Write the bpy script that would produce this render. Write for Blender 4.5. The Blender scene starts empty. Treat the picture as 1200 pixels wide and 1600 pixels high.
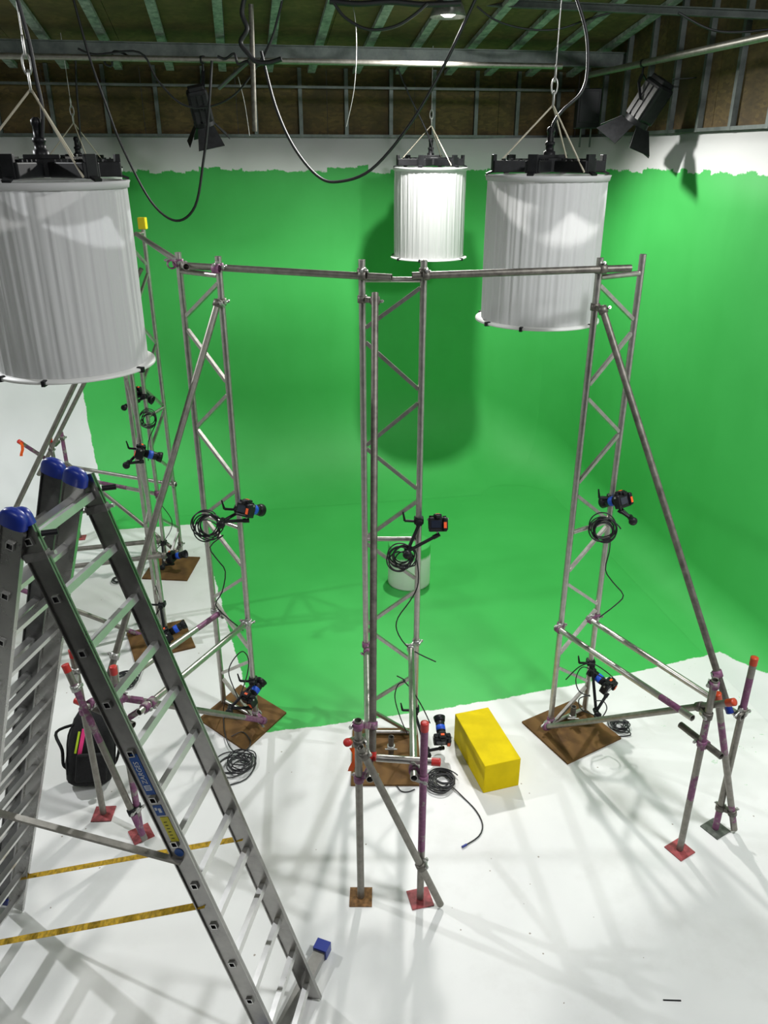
import bpy, bmesh, math, random
from mathutils import Vector as V, Matrix, Quaternion
random.seed(7)
SC = bpy.context.scene
COL = SC.collection
PI = math.pi

# ------------------------------------------------------------------ camera, world, light, exposure
CAM_H = 4.69                                   # the picture is taken from a gantry
CAM_T = math.radians(24.26)
FPX = 1235.0
cam = bpy.data.objects.new('camera', bpy.data.cameras.new('camera'))
COL.objects.link(cam)
cam.location = (0, 0, CAM_H)
cam.rotation_euler = (PI/2 - CAM_T, 0, 0)
cam.data.sensor_fit = 'VERTICAL'
cam.data.sensor_height = 36
cam.data.sensor_width = 27
cam.data.lens = FPX/1600*36
cam.data.clip_start = 0.05
SC.camera = cam

W = bpy.data.worlds.new('world'); SC.world = W
W.use_nodes = True
W.node_tree.nodes['Background'].inputs[0].default_value = (.8, .88, 1, 1)
W.node_tree.nodes['Background'].inputs[1].default_value = 0.02

FLOOD = V((.68, 9.80, 6.06))                   # flood lamp under the roof, lighting the whole stage
def lamp(name, kind, loc, energy, color, aim=None, **kw):
    l = bpy.data.lights.new(name, kind); l.energy = energy; l.color = color
    for k, v in kw.items(): setattr(l, k, v)
    o = bpy.data.objects.new(name, l); COL.objects.link(o); o.location = loc
    if aim is not None:
        o.rotation_euler = (V(aim) - V(loc)).to_track_quat('-Z', 'Y').to_euler()
    return o
lamp('flood_light', 'SPOT', FLOOD - V((0, 0, .10)), 850, (1, .99, .96), FLOOD + V((-.28, -1.1, -3)),
     spot_size=math.radians(164), spot_blend=.45, shadow_soft_size=.11)
lamp('flood_front_boost', 'SPOT', FLOOD - V((.02, .16, 0.08)), 400, (1, .985, .95), (.9, 2.6, 0),
     spot_size=math.radians(84), spot_blend=.9, shadow_soft_size=.11)  # second beam added at the flood lamp, boosting it towards the front floor
lamp('left_fresnel_light', 'SPOT', (-5.6, 6.5, 5.9), 740, (.96, .98, 1), (0, 3.8, 0),
     spot_size=math.radians(84), spot_blend=.8, shadow_soft_size=.07)
lamp('left_wall_fill', 'SPOT', (-5.4, 7.6, 6.0), 800, (.93, .97, 1), (-4.9, 11.0, -.4),
     spot_size=math.radians(62), spot_blend=1.0, shadow_soft_size=.3)  # unseen fill added to brighten the left end of the back wall
lamp('gantry_fill', 'AREA', (-1.6, -1.2, 7.0), 75, (.97, .99, 1), (0.3, 4.0, 0), shape='DISK', size=.8)  # unseen soft fill from behind the camera
lamp('stage_fill', 'AREA', (3.6, 2.6, 6.6), 290, (.97, .99, 1), (2.2, 4.8, 0), shape='DISK', size=.8)  # unseen fill added to brighten the right side of the floor

SC.view_settings.view_transform = 'Standard'
SC.view_settings.look = 'None'
SC.view_settings.exposure = 0.0
SC.view_settings.gamma = 1
SC.view_settings.use_curve_mapping = False

# ------------------------------------------------------------------ survey: points measured in the photograph
CT, ST = math.cos(CAM_T), math.sin(CAM_T)
def ray(x, y):
    a = (y-800)/FPX
    return (x-600)/FPX, CT-a*ST, -ST-a*CT
def G(x, y, z=0.):                              # point of height z
    b, f, v = ray(x, y); t = (z-CAM_H)/v
    return V((b*t, f*t, z))
def D(x, y, Y):                                 # point at distance Y down the stage
    b, f, v = ray(x, y); t = Y/f
    return V((b*t, Y, CAM_H+v*t))
DD = V((-.1736, .9848, 0))                      # room axes: depth of the stage, and along its back wall
EE = V((.9848, .1736, 0))
def R(d, e, z=0.): return DD*d + EE*e + V((0, 0, z))
BACK, RIGHT = 12.08, 4.95
def roof(d): return 5.76 + .17*(BACK-d)

# ------------------------------------------------------------------ materials
class NT:
    def __init__(s, name):
        s.m = bpy.data.materials.new(name); s.m.use_nodes = True
        s.t = s.m.node_tree; s.b = s.t.nodes['Principled BSDF']; s.out = s.t.nodes['Material Output']
    def n(s, typ, ins=None, **kw):
        o = s.t.nodes.new(typ)
        for k, v in kw.items(): setattr(o, k, v)
        for k, v in (ins or {}).items(): s.set(o.inputs[k], v)
        return o
    def set(s, sock, v):
        if isinstance(v, bpy.types.NodeSocket): s.t.links.new(v, sock)
        elif isinstance(v, bpy.types.Node): s.t.links.new(v.outputs[0], sock)
        else: sock.default_value = v
    def M(s, op, a, b=0., c=None):
        o = s.n('ShaderNodeMath', operation=op); s.set(o.inputs[0], a); s.set(o.inputs[1], b)
        if c is not None: s.set(o.inputs[2], c)
        return o.outputs[0]
    def mix(s, f, a, b):
        o = s.n('ShaderNodeMix', data_type='RGBA'); s.set(o.inputs[0], f); s.set(o.inputs[6], a); s.set(o.inputs[7], b)
        return o.outputs[2]
    def ramp(s, f, a, b):
        o = s.n('ShaderNodeMapRange', clamp=True); s.set(o.inputs[0], f); o.inputs[1].default_value = a; o.inputs[2].default_value = b
        return o.outputs[0]
    def noise(s, scale, detail=3, vec=None, rough=.55):
        o = s.n('ShaderNodeTexNoise'); o.inputs['Scale'].default_value = scale; o.inputs['Detail'].default_value = detail
        o.inputs['Roughness'].default_value = rough
        if vec is not None: s.set(o.inputs['Vector'], vec)
        return o.outputs['Fac']
    def pos(s): return s.n('ShaderNodeNewGeometry').outputs['Position']
    def objco(s): return s.n('ShaderNodeTexCoord').outputs['Object']
def c4(c): return (c[0], c[1], c[2], 1)
def flat(name, col, rough=.5, metal=0., var=0., scale=12., bump=0., coat=0.):
    k = NT(name); k.b.inputs['Roughness'].default_value = rough; k.b.inputs['Metallic'].default_value = metal
    if var:
        nz = k.noise(scale, 4, k.pos())
        lo = tuple(v*(1-var) for v in col); hi = tuple(min(1, v*(1+var)) for v in col)
        k.set(k.b.inputs['Base Color'], k.mix(k.ramp(nz, .35, .65), c4(lo), c4(hi)))
        if bump:
            b = k.n('ShaderNodeBump', {'Height': nz, 'Strength': bump, 'Distance': .004}); k.set(k.b.inputs['Normal'], b)
    else: k.b.inputs['Base Color'].default_value = c4(col)
    return k.m

GREEN = (.058, .45, .090); WHITE = (.76, .76, .74)
def stage_paint(name, floor):
    k = NT(name); p = k.pos()
    def dot(v):
        o = k.n('ShaderNodeVectorMath', operation='DOT_PRODUCT'); k.set(o.inputs[0], p); o.inputs[1].default_value = v
        return o.outputs['Value']
    d, e, z = dot(tuple(DD)), dot(tuple(EE)), dot((0, 0, 1))
    nz = k.M('MULTIPLY', k.M('SUBTRACT', k.noise(6, 5, p, .7), .5), .13)
    # painted area of the floor: its left edge, its front edge; the strip along the right wall; the cove and back wall
    left = k.M('SUBTRACT', e, k.M('ADD', -.82, k.M('MULTIPLY', k.M('SUBTRACT', 10.38, d), .148)))
    front = k.M('SUBTRACT', d, k.M('ADD', 5.72, k.M('MULTIPLY', k.M('MULTIPLY', e, e), .021)))
    a = k.M('MINIMUM', left, front)
    right = k.M('SUBTRACT', e, k.M('ADD', 4.6, k.M('MULTIPLY', k.M('SUBTRACT', 6.21, d), .33)))
    back = k.M('MINIMUM', k.M('SUBTRACT', d, 10.3), k.M('SUBTRACT', e, k.M('ADD', -2.42, k.M('MULTIPLY', k.M('SUBTRACT', 12.08, d), .26))))
    s = k.M('MAXIMUM', k.M('MAXIMUM', a, right), back)
    s = k.M('ADD', s, k.M('MULTIPLY', nz, .6))
    # roller strokes along the upper edge
    al = k.M('SUBTRACT', e, d)
    def strokes(w, amp, off):
        wn = k.n('ShaderNodeTexWhiteNoise', noise_dimensions='1D'); k.set(wn.inputs['W'], k.M('FLOOR', k.M('ADD', k.M('MULTIPLY', al, w), off)))
        return k.M('MULTIPLY', k.M('SUBTRACT', wn.outputs['Value'], .5), amp)
    st = k.M('ADD', strokes(1.7, .075, .3), strokes(6.3, .045, 9.1))
    top = k.M('ADD', k.M('SUBTRACT', 4.53, z), k.M('ADD', st, k.M('MULTIPLY', nz, .9)))
    mask = k.ramp(k.M('MINIMUM', s, top), -.004, .006)
    patch = k.noise(.9, 4, p)
    roll = k.noise(3.2, 3, k.n('ShaderNodeVectorMath', {0: p, 1: (1, 1, .25)}, operation='MULTIPLY').outputs[0])
    g = k.mix(k.ramp(patch, .3, .7), c4((.048, .405, .078)), c4((.061, .455, .096)))
    g = k.mix(k.M('MULTIPLY', k.ramp(roll, .5, .75), .35), g, c4((.045, .39, .07)))
    w = k.mix(k.ramp(patch, .3, .7), c4((.71, .71, .70)), c4((.80, .80, .785))) if floor else k.mix(k.ramp(patch, .3, .7), c4((.66, .67, .66)), c4((.73, .735, .72)))
    if floor:
        dirt = k.M('MULTIPLY', k.ramp(k.noise(1.3, 6, p, .65), .52, .78), .30)
        w = k.mix(dirt, w, c4((.44, .42, .38)))
        vo = k.n('ShaderNodeTexVoronoi'); k.set(vo.inputs['Vector'], p); vo.inputs['Scale'].default_value = 6.5
        vo.inputs['Randomness'].default_value = 1
        hit = k.M('MULTIPLY', k.M('LESS_THAN', vo.outputs['Distance'], k.M('MULTIPLY', k.noise(40, 2, p), .085)),
                  k.M('GREATER_THAN', k.noise(1.1, 2, p), .44))
        w = k.mix(k.M('MULTIPLY', hit, .75), w, c4((.20, .15, .10)))
        sp = k.M('GREATER_THAN', k.noise(9, 5, p, .8), .715)
        w = k.mix(k.M('MULTIPLY', sp, .45), w, c4((.30, .25, .19)))
        # green splashes near the right wall
        gs = k.M('MULTIPLY', k.M('GREATER_THAN', k.noise(7.3, 4, p, .75), .66), k.ramp(e, 3.0, 4.2))
        w = k.mix(k.M('MULTIPLY', gs, .55), w, c4(GREEN))
    col = k.mix(mask, w, g)
    if floor:                                   # white paint ends here; unseen floor by the gantry darkened for dark ladder reflections
        col = k.mix(k.ramp(k.M('ADD', d, nz), 1.40, 1.42), c4((.055, .055, .055)), col)
    k.set(k.b.inputs['Base Color'], col)
    k.b.inputs['Roughness'].default_value = .42 if floor else .6
    k.b.inputs['Specular IOR Level'].default_value = .35
    return k.m
M = {}
M['floor'] = stage_paint('painted_floor', True)
M['cyc'] = stage_paint('painted_wall', False)
def osb(name, c1, c2, c3):
    k = NT(name); p = k.pos()
    vo = k.n('ShaderNodeTexVoronoi'); k.set(vo.inputs['Vector'], k.n('ShaderNodeVectorMath', {0: p, 1: (1, 1, 2.2)}, operation='MULTIPLY').outputs[0])
    vo.inputs['Scale'].default_value = 17
    sep = k.n('ShaderNodeSeparateColor'); k.set(sep.inputs[0], vo.outputs['Color'])
    a = k.mix(sep.outputs[0], c4(c1), c4(c2))
    a = k.mix(k.ramp(k.noise(2.3, 5, p), .42, .7), a, c4(c3))
    k.set(k.b.inputs['Base Color'], a); k.b.inputs['Roughness'].default_value = .8
    return k.m
M['osb'] = osb('strand_board', (.14, .092, .030), (.080, .053, .019), (.052, .035, .013))
M['osb_roof'] = osb('roof_board', (.15, .10, .036), (.10, .07, .025), (.075, .053, .02))
def metal(name, lo, hi, rough, metallic, scale=18):
    k = NT(name); nz = k.noise(scale, 5, k.pos(), .65)
    k.set(k.b.inputs['Base Color'], k.mix(k.ramp(nz, .32, .68), c4(lo), c4(hi)))
    k.set(k.b.inputs['Roughness'], k.M('ADD', rough-.08, k.M('MULTIPLY', nz, .16)))
    k.b.inputs['Metallic'].default_value = metallic
    return k.m
M['steel'] = metal('galvanised_steel', (.20, .19, .165), (.30, .285, .255), .45, .75)
M['darksteel'] = metal('weathered_steel', (.10, .092, .08), (.21, .195, .17), .5, .65)
M['alu'] = metal('aluminium_tube', (.38, .365, .335), (.52, .50, .47), .37, .9)
M['ladder'] = metal('ladder_aluminium', (.38, .377, .365), (.48, .475, .46), .27, 1, 5)
M['ladder_scuffed'] = metal('scuffed_aluminium', (.31, .305, .295), (.44, .43, .415), .30, 1, 6)
M['ladder_dark'] = metal('shaded_aluminium', (.085, .085, .085), (.17, .17, .168), .34, .9, 5)  # aluminium darkened to carry the dark reflection and shade on the rear stiles
M['rung'] = metal('rung_aluminium', (.66, .655, .64), (.74, .735, .72), .30, .85, 6)
M['chan'] = metal('galvanised_channel', (.08, .095, .09), (.17, .19, .18), .5, .6, 5)
M['joist'] = metal('joist_channel', (.13, .165, .15), (.50, .51, .50), .55, .2, 12)
def worn_purple():
    k = NT('worn_purple_paint'); p = k.pos()
    a = k.mix(k.ramp(k.noise(30, 4, p, .65), .3, .7), c4((.155, .045, .115)), c4((.26, .105, .20)))
    a = k.mix(k.ramp(k.noise(11, 5, p, .7), .54, .60), a, c4((.27, .25, .23)))
    k.set(k.b.inputs['Base Color'], a); k.b.inputs['Roughness'].default_value = .55; k.b.inputs['Metallic'].default_value = .15
    return k.m
M['purple'] = worn_purple()
M['redplate'] = flat('red_oxide_paint', (.30, .055, .06), .6, 0, .3, 30)
M['rustplate'] = flat('rusty_plate', (.20, .10, .035), .75, .2, .4, 34)
M['greyplate'] = flat('grey_plate', (.11, .12, .105), .6, .4, .3, 30)
M['redcap'] = flat('red_plastic', (.50, .028, .024), .4)
M['orangecap'] = flat('orange_red_plastic', (.50, .055, .015), .4)
M['bluecap'] = flat('blue_plastic', (.012, .03, .24), .35)
M['yellowcap'] = flat('yellow_plastic', (.85, .68, .02), .4)
M['black'] = flat('black_plastic', (.012, .012, .014), .42)
M['blackmetal'] = flat('black_painted_metal', (.009, .0095, .0105), .5, .0, .3, 20)
for n_ in ('black', 'blackmetal'): M[n_].node_tree.nodes['Principled BSDF'].inputs['Specular IOR Level'].default_value = .22
M['greymetal'] = flat('grey_lamp_metal', (.20, .195, .185), .42, .5, .2, 20)
M['finmetal'] = flat('dark_grey_fins', (.06, .058, .056), .6, 0, .2, 20)
M['rubber'] = flat('black_rubber_cable', (.011, .011, .013), .5)
M['glass'] = flat('lens_glass', (.02, .025, .04), .06)
M['blue'] = flat('blue_tape', (.012, .09, .62), .5)
M['orange'] = flat('orange_sticker', (.95, .12, .02), .5)
M['orangetag'] = flat('orange_tag', (1.0, .13, .012), .5)
M['pink'] = flat('pink_tape', (.95, .05, .26), .5)
M['lime'] = flat('lime_tape', (.55, .75, .03), .5)
M['yellow'] = flat('yellow_painted_foam', (.72, .545, .002), .7, 0, .05, 9)
M['yellow'].node_tree.nodes['Principled BSDF'].inputs['Specular IOR Level'].default_value = .15
M['webbing'] = flat('yellow_webbing', (.58, .36, .02), .75, 0, .35, 40)
M['fabric'] = flat('black_nylon', (.006, .006, .007), .9, 0, .4, 60, .3)
M['rope'] = flat('cream_rope', (.48, .44, .34), .8)
M['wire'] = flat('galvanised_wire', (.45, .45, .43), .4, .7)
M['white'] = flat('white_plastic', (.72, .72, .70), .45)
M['whitegrey'] = flat('white_print', (.75, .77, .8), .5)
M['labelblue'] = flat('blue_label', (.01, .085, .36), .4)
M['labelyellow'] = flat('yellow_label', (.72, .64, .03), .45)
def ply():
    k = NT('brown_plywood'); p = k.pos()
    w = k.n('ShaderNodeTexWave'); w.inputs['Scale'].default_value = 2.2; w.inputs['Distortion'].default_value = 9; w.inputs['Detail'].default_value = 3
    k.set(w.inputs['Vector'], p)
    a = k.mix(k.M('MULTIPLY', w.outputs['Fac'], .55), c4((.16, .085, .028)), c4((.085, .043, .015)))
    a = k.mix(k.ramp(k.noise(5, 5, p), .5, .75), a, c4((.07, .036, .015)))
    k.set(k.b.inputs['Base Color'], a); k.b.inputs['Roughness'].default_value = .8; k.b.inputs['Specular IOR Level'].default_value = .25
    return k.m
M['ply'] = ply()
def silk(name, col, trans):
    k = NT(name)
    dif = k.n('ShaderNodeBsdfDiffuse'); dif.inputs[0].default_value = c4(col)
    tr = k.n('ShaderNodeBsdfTranslucent'); tr.inputs[0].default_value = c4(col)
    mx = k.n('ShaderNodeMixShader'); mx.inputs[0].default_value = trans
    k.t.links.new(dif.outputs[0], mx.inputs[1]); k.t.links.new(tr.outputs[0], mx.inputs[2])
    k.t.links.new(mx.outputs[0], k.out.inputs['Surface'])
    return k.m
M['silk'] = silk('white_silk', (.66, .66, .66), .33)
def emis(name, col, s):
    k = NT(name); k.b.inputs['Base Color'].default_value = c4(col)
    k.b.inputs['Emission Color'].default_value = c4(col); k.b.inputs['Emission Strength'].default_value = s
    return k.m
M['glow'] = emis('lit_lens', (1, .98, .93), 14)
def plinth():
    k = NT('plinth_paint'); p = k.pos(); z = k.n('ShaderNodeSeparateXYZ', {0: p}).outputs[2]
    st = k.noise(9, 4, k.n('ShaderNodeVectorMath', {0: p, 1: (1, 1, .15)}, operation='MULTIPLY').outputs[0])
    k.set(k.b.inputs['Base Color'], k.mix(k.ramp(k.M('ADD', z, k.M('MULTIPLY', st, .10)), .425, .465), c4((.74, .75, .70)), c4(GREEN)))
    k.b.inputs['Roughness'].default_value = .6
    return k.m
M['plinth'] = plinth()

# ------------------------------------------------------------------ mesh helpers
def basis(z, up=V((0, 0, 1))):
    z = z.normalized()
    if abs(z.dot(up)) > .98: up = V((0, 1, 0))
    x = up.cross(z).normalized(); y = z.cross(x)
    return x, y, z
class MB:
    """collects shapes into one mesh (world coordinates)"""
    def __init__(s): s.v = []; s.f = []; s.mi = []; s.sm = []
    def add(s, vs, fs, mi=0, smooth=False):
        o = len(s.v); s.v += [V(p) for p in vs]
        for f in fs: s.f.append([i+o for i in f]); s.mi.append(mi); s.sm.append(smooth)
        return s
    def box(s, c, size, mat3=None, bev=0., mi=0):
        c = V(c); a, b, d = (q/2 for q in size)
        if bev:
            bm = bmesh.new(); bmesh.ops.create_cube(bm, size=1)
            for v in bm.verts: v.co = V((v.co.x*size[0], v.co.y*size[1], v.co.z*size[2]))
            bmesh.ops.bevel(bm, geom=bm.edges[:], offset=bev, segments=2, profile=.5, affect='EDGES')
            bm.verts.index_update()
            vs = [v.co.copy() for v in bm.verts]; fs = [[v.index for v in f.verts] for f in bm.faces]; bm.free()
        else:
            vs = [V((x, y, z)) for x in (-a, a) for y in (-b, b) for z in (-d, d)]
            fs = [(0, 1, 3, 2), (4, 6, 7, 5), (0, 4, 5, 1), (2, 3, 7, 6), (0, 2, 6, 4), (1, 5, 7, 3)]
        if mat3 is not None: vs = [mat3 @ p for p in vs]
        return s.add([p+c for p in vs], fs, mi)
    def bar(s, p0, p1, w, h, up=V((0, 0, 1)), mi=0):
        p0, p1 = V(p0), V(p1); x, y, z = basis(p1-p0, up)
        m = Matrix((x, y, z)).transposed()
        return s.box((p0+p1)/2, (w, h, (p1-p0).length), m, 0, mi)
    def cyl(s, p0, p1, r0, r1=None, n=16, mi=0, caps=True):
        p0, p1 = V(p0), V(p1); r1 = r0 if r1 is None else r1
        x, y, z = basis(p1-p0)
        ring = lambda p, r: [p+(x*math.cos(2*PI*i/n)+y*math.sin(2*PI*i/n))*r for i in range(n)]
        s.add(ring(p0, r0)+ring(p1, r1), [(i, (i+1) % n, n+(i+1) % n, n+i) for i in range(n)], mi, True)
        if caps:
            s.add(ring(p0, r0), [list(range(n))[::-1]], mi); s.add(ring(p1, r1), [list(range(n))], mi)
        return s
    def pipe(s, p0, p1, r=.02415, wall=.004, n=18, bands=None, mi=0):
        """open-ended tube; bands = [(t0, t1, slot)] painted lengths"""
        p0, p1 = V(p0), V(p1); x, y, z = basis(p1-p0); L = p1-p0
        cuts = sorted(set([0., 1.]+[q for b in (bands or []) for q in b[:2]]))
        ring = lambda p, r: [p+(x*math.cos(2*PI*i/n)+y*math.sin(2*PI*i/n))*r for i in range(n)]
        for a, b in zip(cuts, cuts[1:]):
            m = mi
            for b0, b1, sl in bands or []:
                if b0-1e-6 <= a and b <= b1+1e-6: m = sl
            s.add(ring(p0+L*a, r)+ring(p0+L*b, r), [(i, (i+1) % n, n+(i+1) % n, n+i) for i in range(n)], m, True)
        ri = r-wall
        s.add(ring(p0, ri)+ring(p1, ri), [(n+i, n+(i+1) % n, (i+1) % n, i) for i in range(n)], mi, True)
        s.add(ring(p0, r)+ring(p0, ri), [((i+1) % n, i, n+i, n+(i+1) % n) for i in range(n)], mi)
        s.add(ring(p1, r)+ring(p1, ri), [(i, (i+1) % n, n+(i+1) % n, n+i) for i in range(n)], mi)
        return s
    def sweep(s, pts, r, n=6, mi=0, sub=5, closed=False):
        pts = [V(p) for p in pts]
        if sub > 1 and len(pts) > 2:
            q = []; N = len(pts)
            rng = range(N) if closed else range(N-1)
            for i in rng:
                if closed: a, b, c, d = pts[i-1], pts[i], pts[(i+1) % N], pts[(i+2) % N]
                else: a, b, c, d = pts[max(i-1, 0)], pts[i], pts[i+1], pts[min(i+2, N-1)]
                for k in range(sub):
                    t = k/sub
                    q.append(.5*((2*b)+(c-a)*t+(2*a-5*b+4*c-d)*t*t+(3*b-a-3*c+d)*t**3))
            if not closed: q.append(pts[-1])
            pts = q
        N = len(pts); vs = []; up = V((.13, .31, .94)).normalized()
        for i, p in enumerate(pts):
            a = pts[i-1] if (i or closed) else p; b = pts[(i+1) % N] if (closed or i < N-1) else p
            t = (b-a).normalized()
            x = (up - t*up.dot(t))
            if x.length < .05: x = V((1, 0, 0)) - t*t.x
            x.normalize(); up = x; y = t.cross(x)
            vs += [p+(x*math.cos(2*PI*k/n)+y*math.sin(2*PI*k/n))*r for k in range(n)]
        fs = []
        for i in range(N if closed else N-1):
            j = (i+1) % N
            fs += [(i*n+k, i*n+(k+1) % n, j*n+(k+1) % n, j*n+k) for k in range(n)]
        s.add(vs, fs, mi, True)
        if not closed: s.add(vs[:n], [list(range(n))[::-1]], mi); s.add(vs[-n:], [list(range(n))], mi)
        return s
    def lathe(s, prof, c=(0, 0, 0), n=32, mi=0, axis=None):
        c = V(c); x, y, z = basis(axis) if axis is not None else (V((1, 0, 0)), V((0, 1, 0)), V((0, 0, 1)))
        vs = []
        for r, h in prof: vs += [c+z*h+(x*math.cos(2*PI*i/n)+y*math.sin(2*PI*i/n))*r for i in range(n)]
        fs = [(a*n+i, a*n+(i+1) % n, (a+1)*n+(i+1) % n, (a+1)*n+i) for a in range(len(prof)-1) for i in range(n)]
        return s.add(vs, fs, mi, True)
    def mesh(s, name, mats, org=V((0, 0, 0)), weld=False):
        me = bpy.data.meshes.new(name)
        me.from_pydata([tuple(p-org) for p in s.v], [], s.f)
        for m in (mats if isinstance(mats, (list, tuple)) else [mats]): me.materials.append(m)
        me.polygons.foreach_set('material_index', s.mi); me.polygons.foreach_set('use_smooth', s.sm)
        bm = bmesh.new(); bm.from_mesh(me)
        if weld: bmesh.ops.remove_doubles(bm, verts=bm.verts, dist=1e-5)
        bmesh.ops.recalc_face_normals(bm, faces=bm.faces); bm.to_mesh(me); bm.free()
        me.update()
        return me
    def build(s, name, mats, parent=None, weld=False):
        org = parent.matrix_basis.translation if parent is not None else V((0, 0, 0))
        o = parent
        while o is not None and o.parent is not None:
            o = o.parent; org = org + o.matrix_basis.translation
        if parent is None and s.v:
            zs = min(p.z for p in s.v); org = V((sum(p.x for p in s.v)/len(s.v), sum(p.y for p in s.v)/len(s.v), zs))
        ob = bpy.data.objects.new(name, s.mesh(name, mats, org, weld)); COL.objects.link(ob)
        if parent is not None: ob.parent = parent
        else: ob.location = org
        return ob
def thing(name, label, cat, loc, group=None):
    o = bpy.data.objects.new(name, None); COL.objects.link(o); o.location = loc; o.empty_display_size = .1
    return tag(o, label, cat, group)
def tag(o, label, cat, group=None):
    o['label'] = label; o['category'] = cat
    if group: o['group'] = group
    return o
def struct(o): o['kind'] = 'structure'; return o
def local(name, me, parent, mat=None):
    o = bpy.data.objects.new(name, me); COL.objects.link(o); o.parent = parent
    if mat is not None: o.matrix_basis = mat
    return o

# ------------------------------------------------------------------ the setting
ROOM_L, ROOM_F = -7.2, -6.0
fl = MB()
c = [R(ROOM_F, ROOM_L), R(ROOM_F, RIGHT+.6), R(BACK+.6, RIGHT+.6), R(BACK+.6, ROOM_L)]
fl.add(c+[p-V((0, 0, .2)) for p in c], [(0, 1, 2, 3), (7, 6, 5, 4), (0, 4, 5, 1), (1, 5, 6, 2), (2, 6, 7, 3), (3, 7, 4, 0)])
struct(fl.build('floor', M['floor']))
# cyclorama: a wall swept along the back and the right side, curving into the floor and round the corner
CORNER = 1.55
path = []
for i in range(15): path.append((BACK, ROOM_L+(RIGHT-CORNER-ROOM_L)*i/14, (-1, 0), 1.35))
for i in range(1, 15):
    t = i/15*PI/2
    path.append((BACK-CORNER+CORNER*math.cos(t), RIGHT-CORNER+CORNER*math.sin(t), (-math.cos(t), -math.sin(t)), 1.35-.95*i/15))
for i in range(15): path.append((BACK-CORNER-(BACK-CORNER-ROOM_F)*i/14, RIGHT, (0, -1), .40))
WT = 4.92
def cyc(stations, name):
    b = MB(); rows = []
    for d, e, (nd, ne), r in stations:
        col = []
        for x_ in (.12, .05): col.append(R(d+nd*(r+x_), e+ne*(r+x_), .0012))
        for k in range(13):
            a = k/12*PI/2
            off = r*(1-math.sin(a)); h = r*(1-math.cos(a))
            col.append(R(d+nd*off, e+ne*off, h+.0012))
        for k in range(1, 7): col.append(R(d, e, r+(WT-r)*k/6))
        col.append(R(d-nd*.12, e-ne*.12, WT)); col.append(R(d-nd*.12, e-ne*.12, -.1))
        rows.append(col)
    n = len(rows[0]); b.add([p for c_ in rows for p in c_], [(i*n+k, (i+1)*n+k, (i+1)*n+k+1, i*n+k+1) for i in range(len(rows)-1) for k in range(n-1)], 0, True)
    o = struct(b.build(name, M['cyc']))
    for p in o.data.polygons:
        if p.center.z + o.location.z > WT-.005: p.use_smooth = False
    return o
cyc(path[:23], 'wall_back'); cyc(path[22:], 'wall_right')
# boarded upper walls with metal studs
def upper_wall(name, p0, p1, nrm, zmax, studs, sheet_mat):
    """p0 -> p1 along the wall as (d, e); nrm points into the room; zmax(d) is the roof height"""
    L = math.hypot(p1[0]-p0[0], p1[1]-p0[1])
    at = lambda t, off, z: R(p0[0]+(p1[0]-p0[0])*t/L+nrm[0]*off, p0[1]+(p1[1]-p0[1])*t/L+nrm[1]*off, z)
    hd = lambda t: zmax(p0[0]+(p1[0]-p0[0])*t/L)
    root = bpy.data.objects.new(name, None); COL.objects.link(root); struct(root)
    root.location = at(L/2, 0, WT)
    t = 0.
    while t < L-.01:
        u = min(t+1.22, L)
        q = MB(); vs = [at(t+.003, 0, WT), at(u-.003, 0, WT), at(u-.003, 0, hd(u)+.1), at(t+.003, 0, hd(t)+.1)]
        q.add(vs+[p-(R(*nrm)*.018) for p in vs], [(0, 1, 2, 3), (7, 6, 5, 4), (0, 4, 5, 1), (1, 5, 6, 2), (2, 6, 7, 3), (3, 7, 4, 0)])
        q.build('board', sheet_mat, root); t = u
    N = R(*nrm)
    for t in studs:
        q = MB(); q.bar(at(t, .03, WT), at(t, .03, hd(t)), .05, .06, N)
        q.build('stud', M['chan'], root)
    q = MB(); q.bar(at(0, .03, WT+.02), at(L, .03, WT+.02), .055, .035, V((0, 0, 1)), 0); q.build('bottom_track', M['chan'], root)
    return root
studs_b = []
for x in (-80, 0, 85, 170, 248, 322, 400, 470, 541, 610, 676, 742, 806, 868):
    b_, f_, v_ = ray(x, 190); t_ = BACK/(b_*DD.x+f_*DD.y); studs_b.append(V((b_*t_, f_*t_, 0)).dot(EE)-ROOM_L)
studs_b = [s for s in [.3, .95, 1.6, 2.25, 2.9, 3.55, 4.1]] + studs_b
upper_wall('wall_back_upper', (BACK, ROOM_L), (BACK, RIGHT), (-1, 0), roof, studs_b, M['osb'])
upper_wall('wall_right_upper', (BACK, RIGHT), (ROOM_F, RIGHT), (0, -1), roof, [.35+.62*i for i in range(29)], M['osb'])
# a horizontal rail on the studs of the back wall
q = MB(); q.bar(R(BACK-.075, ROOM_L, 5.53), R(BACK-.075, RIGHT-.1, 5.53), .05, .03); struct(q.build('trim_1', M['chan']))
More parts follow.
